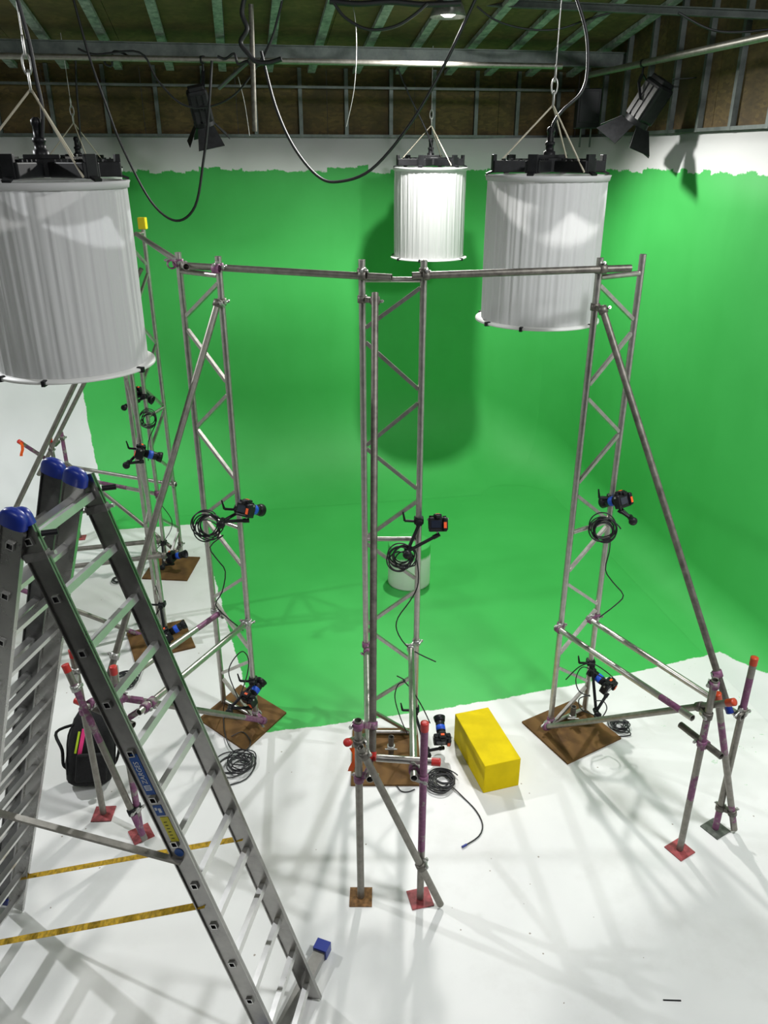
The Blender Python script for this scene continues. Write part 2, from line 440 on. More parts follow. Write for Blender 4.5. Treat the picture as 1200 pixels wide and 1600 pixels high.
# the two sides out of the picture
q = MB()
for (a, b_) in (((ROOM_F, ROOM_L), (BACK+.1, ROOM_L)),):
    vs = [R(a[0], a[1], 0), R(b_[0], b_[1], 0), R(b_[0], b_[1], 5), R(a[0], a[1], 5)]
    q.add(vs+[p-EE*.15 for p in vs], [(0, 1, 2, 3), (7, 6, 5, 4), (0, 4, 5, 1), (1, 5, 6, 2), (2, 6, 7, 3), (3, 7, 4, 0)])
struct(q.build('wall_left', M['cyc']))
upper_wall('wall_left_upper', (ROOM_F, ROOM_L), (BACK, ROOM_L), (0, 1), roof, [.5+1.2*i for i in range(15)], M['osb'])
q = MB(); vs = [R(ROOM_F, ROOM_L, 0), R(ROOM_F, RIGHT+.1, 0), R(ROOM_F, RIGHT+.1, 9), R(ROOM_F, ROOM_L, 9)]
q.add(vs+[p-DD*.15 for p in vs], [(0, 1, 2, 3), (7, 6, 5, 4), (0, 4, 5, 1), (1, 5, 6, 2), (2, 6, 7, 3), (3, 7, 4, 0)])
struct(q.build('wall_front', M['fabric']))
# sloping roof: boards and joists
ceil = bpy.data.objects.new('ceiling', None); COL.objects.link(ceil); struct(ceil); ceil.location = R(5, 0, roof(5))
e0 = ROOM_L-.1
while e0 < RIGHT+.1:
    e1 = min(e0+1.22, RIGHT+.15)
    for d0, d1 in ((ROOM_F-.1, -2.52), (-2.514, -.08), (-.074, 2.36), (2.366, 4.8), (4.806, 7.24), (7.246, 9.68), (9.686, BACK+.1)):
        vs = [R(d0, e0+.003, roof(d0)), R(d0, e1-.003, roof(d0)), R(d1, e1-.003, roof(d1)), R(d1, e0+.003, roof(d1))]
        MB().add(vs+[p+V((0, 0, .02)) for p in vs], [(0, 1, 2, 3), (7, 6, 5, 4), (0, 4, 5, 1), (1, 5, 6, 2), (2, 6, 7, 3), (3, 7, 4, 0)]).build('board', M['osb_roof'], ceil)
    e0 = e1
e = ROOM_L+.25
def roof_hit(x, y):
    b_, f_, v_ = ray(x, y); k0 = b_*DD.x+f_*DD.y
    t_ = (5.76+.17*BACK-CAM_H)/(v_+.17*k0); return V((b_*t_, f_*t_, 0)).dot(EE)
js = [roof_hit(x, 40) for x in (58, 154, 247, 342, 427, 505, 588, 668, 760, 835)]
js += [js[-1]+.6, js[-1]+1.2] + [js[0]-.62*i for i in range(1, 6)]
for e in js:
    if ROOM_L < e < RIGHT:
        MB().bar(R(ROOM_F, e, roof(ROOM_F)-.035), R(BACK-.02, e, roof(BACK)-.035), .10, .05, V((0, 0, 1))).build('joist', M['joist'], ceil)
# purlins across the roof
def beam(pa, pb, w, h, mat, n):
    q = MB(); p0, p1 = V(pa), V(pb); q.bar(p0, p1, w, h); q.bar(p0+V((0, 0, -h/2)), p1+V((0, 0, -h/2)), w*1.9, .012); q.bar(p0+V((0, 0, h/2)), p1+V((0, 0, h/2)), w*1.9, .012)
    return struct(q.build('trim_%d' % n, mat))
beam(R(10.65, ROOM_L, 5.78), R(10.65, RIGHT, 5.78), .06, .15, M['chan'], 2)
beam(D(735, 3, 10.2), D(1260, 26, 8.2), .05, .06, M['chan'], 3)

# ------------------------------------------------------------------ tubes and couplers
def tube(label, p0, p1, mat='steel', bands=None, caps=(None, None), r=.02415, name='scaffold_tube', flag=None, group=None):
    p0, p1 = V(p0), V(p1)
    lo = p0 if p0.z < p1.z else p1
    t = thing(name, label, 'tube', lo, group)
    MB().pipe(p0, p1, r, bands=[(a, b, 1) for a, b in bands or []]).build('pipe', [M[mat], M['purple']], t)
    z = (p1-p0).normalized()
    for c, p, s in ((caps[0], p0, -1), (caps[1], p1, 1)):
        if c:
            MB().lathe([(r+.002, -.05), (r+.0025, 0), (r+.003, .008), (r*.6, .011), (0.0005, .012)], p, 18, axis=z*s).build('end_cap', M[c], t)
    if flag is not None:
        a = V(flag); q = MB(); w = V((.018, 0, 0)); pr = None
        rows = [a+V((.0, 0, 0)), a+V((.022, -.01, -.04)), a+V((.018, -.015, -.09)), a+V((-.004, -.02, -.14)), a+V((-.012, -.02, -.17))]
        vs = [p for q_ in rows for p in (q_-w, q_+w)]; vs += [p+V((0, .002, 0)) for p in vs]
        n = len(rows)*2; fs = []
        for i in range(len(rows)-1):
            j = i*2; fs += [(j, j+1, j+3, j+2), (n+j+2, n+j+3, n+j+1, n+j), (j, j+2, n+j+2, n+j), (j+1, n+j+1, n+j+3, j+3)]
        q.add(vs, fs).build('warning_tag', M['orangetag'], t)['label'] = 'orange fabric tag hanging from the end'
    return t
def coupler(label, p, d1, q, d2, mat='darksteel', rot=0., group=None):
    """swivel coupler: one collar round a tube through p along d1, another round a tube through q along d2"""
    p, q, d1, d2 = V(p), V(q), V(d1).normalized(), V(d2).normalized()
    t = thing('scaffold_coupler', label, 'coupler', (p+q)/2, group)
    for a, d, o in ((p, d1, q), (q, d2, p)):
        MB().lathe([(.0248, -.024), (.0330, -.024), (.0335, 0), (.0330, .024), (.0248, .024)], a, 18, axis=d).build('collar', M[mat], t)
        side = d.cross(o-a)
        if side.length < 1e-4: side = d.cross(V((0, 1, .3)))
        side.normalize(); k = (a-o); k = k - d*k.dot(d)
        k = k.normalized() if k.length > 1e-4 else d.cross(side)
        b0 = a+side*.036
        MB().cyl(b0-k*.042, b0+k*.045, .0065, n=8).cyl(b0+k*.022, b0+k*.036, .0125, n=6).bar(b0-k*.022+d*.012, b0-k*.022-d*.012, .03, .012, side).build('bolt', M['wire'], t)
    m = (p+q)/2
    MB().bar(p+(q-p)*.3, p+(q-p)*.7, .034, .034).build('swivel', M[mat], t)
    return t

# ------------------------------------------------------------------ lattice towers
ZY = dict(a=(450, 512), b=(535, 608), c=(630, 695), d=(701, 763), e=(784, 838), f=(850, 903), g=(924, 974), h=(984, 1034), i=(1056, 1098), j=(1108, 1150))
def zc(y): return D(610, y, 5.57).z
BR = []
for k, (ya, yb) in ZY.items():
    BR.append(('RL' if k in 'aceg' or k == 'i' else 'LR', zc(ya), zc(yb)))
def tower(label, L, Rr, mirror=False, ztop=4.05, cap=None):
    L, Rr = V((L[0], L[1], 0)), V((Rr[0], Rr[1], 0)); Z = lambda z: V((0, 0, max(z, .03)))
    t = thing('lattice_tower', label, 'scaffold tower', (L+Rr)/2+V((0, 0, .018)))
    for p in (L, Rr): MB().pipe(p+V((0, 0, .02)), p+V((0, 0, ztop))).build('chord', M['alu'], t)
    u = (Rr-L).normalized()
    for dr, z0, z1 in BR:
        a, b = (Rr, L) if dr == 'RL' else (L, Rr)
        if mirror: a, b = (L, Rr) if dr == 'RL' else (Rr, L)
        s = u*(.022 if a is L else -.022)
        MB().bar(a+s+Z(z0), b-s+Z(z1), .026, .026, u.cross(V((0, 0, 1)))).build('brace', M['alu'], t)
    for z in (zc(437), zc(842), .045):
        MB().cyl(L+u*.02+Z(z), Rr-u*.02+Z(z), .019, n=14).build('rung', M['alu'], t)
    if cap:
        MB().box(Rr+V((0, 0, ztop+.03)), (.085, .085, .12), None, .008).build('safety_cap', M['yellowcap'], t)['label'] = 'bright yellow cap'
    return t
CL, CR = V((-.15, 5.57, 0)), V((.27, 5.57, 0))
RL, RR = V((1.49, 5.68, 0)), V((1.85, 5.90, 0))
BL, BR_ = V((-1.50, 6.02, 0)), V((-1.16, 5.77, 0))
A2L, A2R = V((-2.51, 7.55, 0)), V((-2.33, 7.17, 0))
A1L, A1R = V((-2.72, 8.74, 0)), V((-2.63, 9.14, 0))
tower('aluminium lattice tower in the centre, in front of the dark shadow on the green wall', CL, CR)
tower('aluminium lattice tower on the right, below the right-hand drum lamp', RL, RR, True)
tower('aluminium lattice tower left of centre, straddling the edge of the green floor paint', BL, BR_)
tower('lattice tower seen edge-on behind the ladder, nearer of the pair on the far left', A2L, A2R)
tower('farthest lattice tower on the left, topped with a yellow cap', A1L, A1R, True, 3.99, True)

def board(label, pts):
    pts = [V((p[0], p[1], 0)) for p in pts]; q = MB()
    q.add(pts+[p+V((0, 0, .018)) for p in pts], [(3, 2, 1, 0), (4, 5, 6, 7), (0, 1, 5, 4), (1, 2, 6, 5), (2, 3, 7, 6), (3, 0, 4, 7)])
    return tag(q.build('base_board', M['ply']), label, 'board')
def sq(a, b, c): a, b, c = map(V, (a, b, c)); return [a, b, c, a+c-b]
board('brown wooden base board under the right-hand tower', sq((1.25, 5.75, 0), (1.55, 5.21, 0), (2.09, 5.53, 0)))
board('brown wooden base board under the central tower', sq((-.28, 5.66, 0), (-.27, 4.96, 0), (.31, 4.96, 0)))
board('brown wooden base board under the tower left of centre', sq((-1.69, 5.79, 0), (-1.2, 5.37, 0), (-.9, 5.88, 0)))
board('orange-brown base board under the nearer far-left tower, lying askew', sq((-2.77, 7.22, 0), (-2.53, 6.69, 0), (-1.97, 6.95, 0)))
board('dark brown base board under the farthest tower on the left', sq((-2.35, 8.97, 0), (-2.38, 8.37, 0), (-2.94, 8.42, 0)))
def foot_plate(label, p, mat, ang):
    t = thing('foot_plate', label, 'plate', V((p[0], p[1], 0)))
    m = Matrix.Rotation(ang, 3, 'Z')
    MB().box(V((p[0], p[1], .004)), (.155, .155, .008), m).build('plate', M[mat], t)
    MB().cyl(V((p[0], p[1], .008)), V((p[0], p[1], .045)), .018, n=12).build('spigot', M[mat], t)
    return t
def stub(label, p, h):
    t = thing('stub_post', label, 'post', V((p[0], p[1], .018)))
    b = V((p[0], p[1], 0))
    MB().pipe(b+V((0, 0, .02)), b+V((0, 0, h)), .024).build('pipe', M['darksteel'], t)
    MB().lathe([(.025, -.02), (.034, -.02), (.034, .02), (.025, .02)], b+V((0, 0, h*.45)), 16).cyl(b+V((-.05, -.03, h*.45)), b+V((.05, -.03, h*.45)), .007, n=8).build('clamp_ring', M['wire'], t)
    return t
stub('short rusty stub post with a clamp on the central base board', G(611, 1180)[:], .2)
stub('short rusty stub post on the right-hand base board', G(893, 1132)[:], .2)

Zv = V((0, 0, 1))
def along(p, q, t): return V(p)+(V(q)-V(p))*t
# ---- top rails
tAB = (V((-2.64, 8.9, 3.93)), D(291, 417, 5.86)); tBC = (D(287, 415, 5.94), D(612, 434, 5.49)); tCR = (D(644, 431, 5.49), D(986, 419, 5.62))
tube('grey top tube running from the far-left towers to the tower left of centre', *tAB)
tube('grey top tube joining the tower left of centre to the central tower', *tBC)
tube('dark weathered top tube crossing in front of the right-hand drum lamp', *tCR, mat='darksteel')
coupler('purple coupler clamping two top tubes at the left tower head', D(268, 413, 5.97), tAB[1]-tAB[0], BL+Zv*3.98, Zv, 'purple')
coupler('purple coupler on top of the tower left of centre, right chord', D(338, 420, 5.72), tBC[1]-tBC[0], BR_+Zv*3.98, Zv, 'purple')
coupler('rusty coupler at the head of the central tower, left chord', D(567, 430, 5.49), tBC[1]-tBC[0], CL+Zv*3.97, Zv)
coupler('rusty coupler at the head of the central tower, right chord', D(666, 430, 5.49), tCR[1]-tCR[0], CR+Zv*3.97, Zv)
coupler('steel coupler at the head of the right-hand tower', D(942, 420, 5.61), tCR[1]-tCR[0], RL+Zv*3.97, Zv)

# ---- outrigger of the right-hand tower
l1, l2 = V((2.19, 4.31, 0)), V((2.53, 4.51, 0))
tube('part-purple upright on a red plate, front leg of the right-hand outrigger', l1+Zv*.012, l1+Zv*1.53, bands=[(.32, .47), (.62, .80)])
tube('upright with an orange-red cap at far right, rear leg of the right outrigger', l2+Zv*.012, l2+Zv*1.56, bands=[(.0, .12), (.68, .9)], caps=(None, 'orangecap'))
foot_plate('dark red foot plate under the front leg of the right outrigger', l1, 'redplate', .55)
foot_plate('grey foot plate under the rear leg of the right outrigger', l2, 'greyplate', .55)
r1 = D(940, 478, 5.60), D(1140, 1112, 4.50)
tube('long dark raking tube from the right-hand tower head down to its outrigger', *r1, mat='darksteel', caps=(None, 'bluecap'))
a1 = D(873, 983, 5.62), D(1082, 1122, 4.28); tube('bright level tube from the right tower left chord to the outrigger', *a1, mat='alu', bands=[(.8, .93)])
a2 = D(922, 968, 5.84), D(1160, 1121, 4.46); tube('bright level tube behind, from the right tower right chord to the outrigger', *a2, mat='alu')
a3 = V((1.44, 5.60, .08)), D(1146, 1097, 4.22); tube('grey tube rising from the right base board to an orange-red capped end', *a3, caps=(None, 'orangecap'))
a4 = D(1121, 1085, 4.40), G(1146, 1300); a4 = (a4[0], a4[1]+Zv*.03)
tube('part-purple slanting brace between the legs of the right outrigger', *a4, bands=[(.18, .42), (.8, .93)], caps=('orangecap', None))
a5 = V((2.12, 4.53, .98)), V((2.28, 4.19, .99)); tube('short open-ended tube stub clamped to the front leg, right outrigger', *a5, mat='darksteel')
coupler('rusty coupler under the right tower head holding the dark raking tube', r1[0]+(r1[1]-r1[0])*.01, r1[1]-r1[0], V((1.49, 5.68, r1[0].z-.02)), Zv)
coupler('purple coupler on the left chord of the right tower', a1[0], a1[1]-a1[0], V((1.49, 5.68, a1[0].z)), Zv, 'purple')
coupler('purple coupler on the right chord of the right tower', a2[0], a2[1]-a2[0], V((1.85, 5.90, a2[0].z)), Zv, 'purple')
coupler('coupler at the base of the right-hand tower on its board', a3[0], a3[1]-a3[0], V((1.49, 5.68, .09)), Zv, 'purple')
coupler('pink-purple coupler topping the front leg of the right outrigger', l1+Zv*1.49, Zv, along(*r1, .905), r1[1]-r1[0], 'purple')
coupler('steel coupler where the rising tube passes the right outrigger front leg', l1+Zv*1.24, Zv, along(*a3, .86), a3[1]-a3[0], 'darksteel')
coupler('purple coupler halfway up the right outrigger front leg', l1+Zv*1.0, Zv, along(*a5, .6), a5[1]-a5[0], 'purple')
coupler('steel coupler at the foot of the crossing tubes, right outrigger', l2+Zv*.22, Zv, along(*a4, .86), a4[1]-a4[0], 'darksteel')
coupler('steel coupler on the rear leg below the orange-red cap, right outrigger', l2+Zv*1.12, Zv, along(*a2, .985), a2[1]-a2[0], 'darksteel')

# ---- outrigger of the central tower
l1, l2 = V((-.16, 3.90, 0)), V((.25, 3.89, 0))
tube('plain grey upright on a rusty plate, left leg of the central outrigger', l1+Zv*.012, l1+Zv*1.53)
tube('purple upright with a red cap on a red plate, central outrigger', l2+Zv*.012, l2+Zv*1.51, bands=[(.3, 1)], caps=(None, 'redcap'))
foot_plate('rust-brown foot plate under the grey leg of the central outrigger', l1, 'rustplate', .0)
foot_plate('red foot plate under the purple leg of the central outrigger', l2, 'redplate', .25)
r1 = D(586, 458, 5.50), D(582, 1186, 4.04)
tube('long weathered raking tube running down the front of the central tower', *r1, mat='darksteel', caps=(None, 'redcap'))
a1 = D(574, 1008, 5.56)+V((.0, -.06, 0)), D(578, 1218, 3.84); tube('level tube behind the raker with an open purple end, central outrigger', *a1, mat='alu', bands=[(.86, .97)])
a2 = D(642, 1010, 5.50), D(647, 1216, 3.84); tube('bright level tube running towards the viewer from the central tower right chord', *a2, mat='alu')
a3 = D(588, 1184, 4.00), D(686, 1191, 3.98); tube('short level cross tube with a red cap, central outrigger', *a3, mat='alu', caps=(None, 'redcap'))
a4 = D(563, 1168, 3.84), G(688, 1418)+Zv*.03; tube('grey slanting brace from the left leg to the floor, central outrigger', *a4)
a5 = V((-.22, 3.97, 1.36)), V((-.17, 5.5, .10)); a5 = (D(543, 1160, 3.98), D(572, 1150, 4.6))
tube('short tube with a red cap and an orange tag, left of the central outrigger', *a5, mat='darksteel', caps=('redcap', None), flag=a5[0]+V((.03, -.03, -.02)))
coupler('pale coupler below the central tower head holding the raker', r1[0]-Zv*.05, r1[1]-r1[0], CL+Zv*(r1[0].z-.05), Zv)
coupler('small purple coupler low on the left chord of the central tower', along(*a1, .03), a1[1]-a1[0], CL+Zv*a1[0].z, Zv, 'purple')
coupler('steel coupler on the right chord of the central tower, mid height', along(*a2, .02), a2[1]-a2[0], CR+Zv*a2[0].z, Zv, 'wire')
coupler('pink-purple coupler around the open top of the grey central leg', l1+Zv*1.49, Zv, along(*r1, .93), r1[1]-r1[0], 'purple')
coupler('greasy dark coupler below the top of the grey central leg', l1+Zv*1.36, Zv, along(*a4, .04), a4[1]-a4[0], 'darksteel')
coupler('purple coupler holding the open-ended tube to the grey central leg', l1+Zv*1.07, Zv, along(*a1, .96), a1[1]-a1[0], 'purple')
coupler('purple coupler on the purple leg of the central outrigger', l2+Zv*1.08, Zv, along(*a2, .95), a2[1]-a2[0], 'purple')
coupler('steel coupler where the slanting brace meets the purple leg', l2+Zv*.34, Zv, along(*a4, .735), a4[1]-a4[0], 'darksteel')

# ---- outrigger of the tower left of centre
l1, l2 = V((-2.19, 4.66, 0)), V((-1.84, 4.46, 0))
tube('grey upright on a light red plate beside the black bag', l1+Zv*.012, l1+Zv*1.52, caps=(None, 'redcap'))
tube('purple-footed upright with a red cap behind the ladder stile', l2+Zv*.012, l2+Zv*1.52, bands=[(.0, .35), (.72, .92)], caps=(None, 'redcap'))
foot_plate('light red foot plate in front of the black bag', l1, 'redplate', .05)
foot_plate('purple-red foot plate just left of the labelled ladder stile', l2, 'redplate', .6)
r1 = D(340, 474, 5.70), D(168, 1065, 4.70)
tube('long grey raking tube from the tower left of centre down past the ladder', *r1, mat='steel')
a1 = D(343, 958, 5.98), D(132, 1106, 4.60); tube('purple-ended level tube crossing behind the ladder to the left outrigger', *a1, mat='alu', bands=[(.0, .2), (.8, .95)])
a2 = D(383, 975, 5.74), D(217, 1113, 4.40); tube('bright level tube with an open dark end beside the ladder', *a2, mat='alu')
a3 = V((-1.08, 5.66, .10)), D(168, 1087, 4.42); tube('part-purple tube rising from the middle base board to the left outrigger', *a3, bands=[(.0, .16), (.78, .98)])
a4 = D(102, 1040, 4.58), G(227, 1316)+Zv*.03; tube('part-purple slanting brace with a red cap beside the black bag', *a4, bands=[(.1, .42), (.83, .97)], caps=('redcap', None))
a5 = V((-2.27, 4.75, 1.02)), V((-1.78, 4.50, 1.0)); tube('short tube with a red cap above the black bag, left outrigger', *a5, mat='darksteel', caps=('redcap', None))
coupler('rusty coupler holding the grey raker to the tower left of centre', r1[0], r1[1]-r1[0], BR_+Zv*r1[0].z, Zv)
coupler('bright coupler at the purple-ended tube, left chord of the tower left of centre', a1[0], a1[1]-a1[0], BL+Zv*a1[0].z, Zv, 'wire')
coupler('bright coupler on the right chord of the tower left of centre', a2[0], a2[1]-a2[0], BR_+Zv*a2[0].z, Zv, 'wire')
coupler('purple coupler on the middle base board at the tower foot', a3[0], a3[1]-a3[0], BR_+Zv*.1, Zv, 'purple')
coupler('bright coupler below the red cap of the slanting brace', along(*a4, .12), a4[1]-a4[0], l1+Zv*1.36, Zv, 'wire')
coupler('purple coupler above the black bag', l1+Zv*1.0, Zv, along(*a1, .96), a1[1]-a1[0], 'purple')
coupler('bright coupler below the red cap behind the ladder stile', l2+Zv*1.30, Zv, along(*r1, .93), r1[1]-r1[0], 'wire')
coupler('purple coupler beside the open tube end at the ladder', l2+Zv*1.06, Zv, along(*a2, .95), a2[1]-a2[0], 'purple')
coupler('bright coupler on the part-purple rising tube, left outrigger', along(*a3, .93), a3[1]-a3[0], along(*a2, .9), a2[1]-a2[0], 'purple')
coupler('black coupler low on the purple-footed upright', l2+Zv*.27, Zv, along(*a4, .83), a4[1]-a4[0], 'blackmetal')

# ---- outriggers of the far-left towers
rad1 = (V((-2.68, 8.94, 0))-V((.3, 8.1, 0))).normalized(); rad2 = V((-.94, -.35, 0)).normalized()
l1, l2 = A1L+rad1*1.5+V((.05, .1, 0)), A1R+rad1*1.52+V((0, .0, 0))
tube('grey upright of the farthest outrigger, behind the blue ladder caps', l1+Zv*.012, l1+Zv*1.52, caps=(None, 'redcap'))
tube('purple upright of the farthest outrigger, behind the blue ladder caps', l2+Zv*.012, l2+Zv*1.5, bands=[(.4, 1)])
foot_plate('foot plate of the grey upright hidden behind the ladder', l1, 'redplate', .2)
foot_plate('foot plate of the purple upright hidden behind the ladder', l2, 'redplate', .2)
r1 = A1R+V((-.06, -.04, 3.55)), D(60, 742, 9.25)
tube('raking tube of the farthest tower, right one of the two under the left drum', *r1)
a1 = D(272, 757, 9.10), l2+V((.06, -.06, 1.05)); tube('upper of two level tubes seen above the ladder on the left', *a1, mat='alu')
a2 = D(246, 772, 8.70), l1+V((-.05, .06, 1.03)); tube('lower, part-purple level tube seen above the ladder on the left', *a2, mat='alu', bands=[(.28, .62)])
a3 = D(276, 862, 9.05), l2+V((.02, -.08, 1.12)); tube('slanting tube rising left from the farthest base board', *a3)
a4 = D(30, 690, 8.95), D(72, 717, 9.3); tube('short purple tube with an orange-tagged end at the left edge', *a4, bands=[(.2, .9)], caps=('redcap', None), flag=a4[0]+V((.02, -.02, .0)))
coupler('rusty coupler joining the far raking tubes beside the orange tag', along(*r1, .86), r1[1]-r1[0], l2+Zv*1.42, Zv)
coupler('red-centred coupler on the grey upright of the farthest outrigger', l1+Zv*1.0, Zv, along(*a2, .96), a2[1]-a2[0], 'purple')
coupler('small coupler at the right end of the upper level tube, far left', a1[0], a1[1]-a1[0], A1R+Zv*a1[0].z, Zv, 'alu')
coupler('purple coupler at the right end of the lower level tube, far left', a2[0], a2[1]-a2[0], A1L+Zv*a2[0].z, Zv, 'purple')
coupler('coupler at the foot of the farthest tower on its board', a3[0], a3[1]-a3[0], A1R+Zv*.12, Zv, 'darksteel')
l1, l2 = A2L+rad2*1.5, A2R+rad2*1.5
r1 = A2R+V((-.05, .03, 3.55)), D(-6, 858, 6.95)
tube('raking tube of the nearer far-left tower, left one of the two under the left drum', *r1)
a1 = D(247, 845, 7.52), l1+V((.05, .02, 1.02)); tube('upper grey level tube passing behind the ladder rungs on the left', *a1)
a2 = D(256, 868, 7.14), l2+V((.05, .02, 1.02)); tube('lower grey level tube passing behind the ladder rungs on the left', *a2)
a3 = D(222, 993, 7.2), D(-10, 905, 6.72); tube('part-purple tube slanting behind the ladder to the far-left base board', *a3, bands=[(.0, .1), (.62, .85)])
tube('grey upright of the nearer far-left outrigger, at the left edge', l1+Zv*.012, l1+Zv*1.5)
tube('rearmost upright of the nearer far-left outrigger, out at the left edge', l2+Zv*.012, l2+Zv*1.5)
coupler('dark coupler on the nearer far-left tower behind the ladder', a1[0], a1[1]-a1[0], A2L+Zv*a1[0].z, Zv)
coupler('dark coupler on the right chord of the nearer far-left tower', a2[0], a2[1]-a2[0], A2R+Zv*a2[0].z, Zv)

# ------------------------------------------------------------------ drum lamps
LR, LH = .475, 1.09
def make_drum():
    P = {}
    n = 288; q = MB(); rows = []
    ph = [random.uniform(0, 6.28) for _ in range(8)]
    def pleat(t, k):
        s = .42*math.sin(41*t+ph[0]+.5*math.sin(k*.4))+.34*math.sin(67*t+ph[1]+.7*math.sin(2*t+k*.5))+.24*math.sin(97*t+ph[2])+.3*math.sin(19*t+ph[3]+k*.12)
        return s
    NR = 12
    for k in range(NR+1):
        h = -LH*k/NR; amp = .0068*(.55+.45*math.sin(PI*k/NR))
        rows += [V(((LR-.012+amp*pleat(2*PI*i/n, k))*math.cos(2*PI*i/n), (LR-.012+amp*pleat(2*PI*i/n, k))*math.sin(2*PI*i/n), h)) for i in range(n)]
    q.add(rows, [(k*n+i, (k+1)*n+i, (k+1)*n+(i+1) % n, k*n+(i+1) % n) for k in range(NR) for i in range(n)], 0, True)
    P['skirt'] = (q.mesh('skirt', M['silk']), [])
    tr = MB().lathe([(LR-.014, -.035), (LR+.002, -.036), (LR+.006, -.012), (LR+.012, .004), (LR-.02, .006), (LR-.022, -.004)], n=96)
    P['top_ring'] = (tr.mesh('top_ring', M['silk']), [])
    br = MB().lathe([(LR-.03, -LH), (LR+.035, -LH-.006), (LR+.037, -LH-.022), (LR-.03, -LH-.024), (LR-.03, -LH)], n=96)
    clips = []
    for a in (.55, 1.6, 2.65, 3.7, 4.35, 5.6):
        c_ = V((math.cos(a), math.sin(a), 0))*(LR+.03)+V((0, 0, -LH-.014)); clips.append(MB().box(c_, (.045, .022, .034), Matrix.Rotation(a, 3, 'Z')).mesh('clip', M['black']))
    P['bottom_diffuser'] = (MB().lathe([(.0005, -LH-.012), (LR-.028, -LH-.012), (LR-.028, -LH-.016), (.0005, -LH-.016)], n=48).mesh('bottom_diffuser', M['silk']), [])
    P['bottom_ring'] = (br.mesh('bottom_ring', M['white']), clips)
    return P
def make_head():
    P = []
    q = MB().box((0, 0, .075), (.26, .26, .10), None, .01).box((0, 0, .135), (.20, .20, .025), None, .004)
    P.append(('hub', q.mesh('hub', M['blackmetal'])))
    arms = []
    for i in range(6):
        a = i*PI/3+.12; m = Matrix.Rotation(a, 3, 'Z'); u = m @ V((1, 0, 0))
        q = MB().box(u*.28+V((0, 0, .065)), (.32, .115, .085), m, .008)
        q.box(u*.43+V((0, 0, .085)), (.03, .075, .13), m, .004)
        for k in range(4): q.box(u*(.19+.055*k)+V((0, 0, .112)), (.014, .10, .018), m)
        q.bar(u*.44+V((0, 0, .03)), u*.485+V((0, 0, .012)), .05, .014)
        arms.append(q.mesh('lamp_arm', M['blackmetal']))
    P.append(('connector', MB().lathe([(.045, .14), (.045, .17), (.032, .175), (.032, .21), (.038, .215), (.038, .235), (.026, .24), (.026, .30), (.031, .305), (.031, .33), (.015, .345)], n=18).mesh('connector', M['black'])))
    return P, arms
DRUM = make_drum(); HEAD, ARMS = make_head()
TOPZ = 4.55; APEX = 5.04
def chain_mesh():
    q = MB()
    for i in range(3):
        c_ = V((0, 0, .06+.085*i)); a = V((1, 0, 0)) if i % 2 else V((0, 1, 0))
        pts = [c_+a*(.022*math.cos(t))+V((0, 0, .055*math.sin(t))) for t in [k*PI/5 for k in range(10)]]
        q.sweep(pts, .0062, 6, 0, 2, True)
    return q.mesh('chain', M['wire'])
CHAIN = chain_mesh()
gold = MB().bar(V((.13, .02, .13)), V((.30, .02, .128)), .09, .012).bar(V((-.13, .02, .13)), V((-.30, .02, .128)), .09, .012).mesh('reflector_plate', M['greymetal'])
def drum_lamp(label, x, y, rot, hangz, bracket=False):
    t = thing('drum_lamp', label, 'lamp', V((x, y, TOPZ))); t.rotation_euler = (0, 0, rot)
    for nme, (me, clips) in DRUM.items():
        o = local(nme, me, t)
        for c_ in clips: local('clip', c_, o)
    for nme, me in HEAD: local(nme, me, t)
    for me in ARMS: local('lamp_arm', me, t)
    if bracket: local('reflector_plate', gold, t)['label'] = 'grey metal plate on the lamp head'
    for i in range(3):
        a = i*2*PI/3+.5+PI/6
        u = V((math.cos(a), math.sin(a), 0))*.44
        local('sling', MB().sweep([u+V((0, 0, .03)), V((0, 0, APEX-TOPZ))], .0068, 6, 0, 1).mesh('sling', M['rope']), t)
    local('chain', CHAIN, t, Matrix.Translation((0, 0, APEX-TOPZ-.02)))
    local('hanging_wire', MB().cyl((0, 0, APEX-TOPZ+.25), (0, 0, hangz-TOPZ), .004, n=6).mesh('hanging_wire', M['wire']), t)
    return t
def rz(x, y): return roof(V((x, y, 0)).dot(DD))-.05
drum_lamp('large white drum lamp cut off by the left edge of the picture', -2.03, 5.14, .35, rz(-2.03, 5.14), True)
drum_lamp('white drum lamp on the right, crossed by the dark top tube', 1.28, 6.72, -.05, rz(1.28, 6.72))
drum_lamp('bright bluish-white drum lamp in the centre, smallest in view', .60, 11.15, .08, rz(.6, 11.15))
drum_lamp('drum lamp hidden behind the large left one, only its black head showing', -3.61, 10.24, .1, rz(-3.61, 10.24))

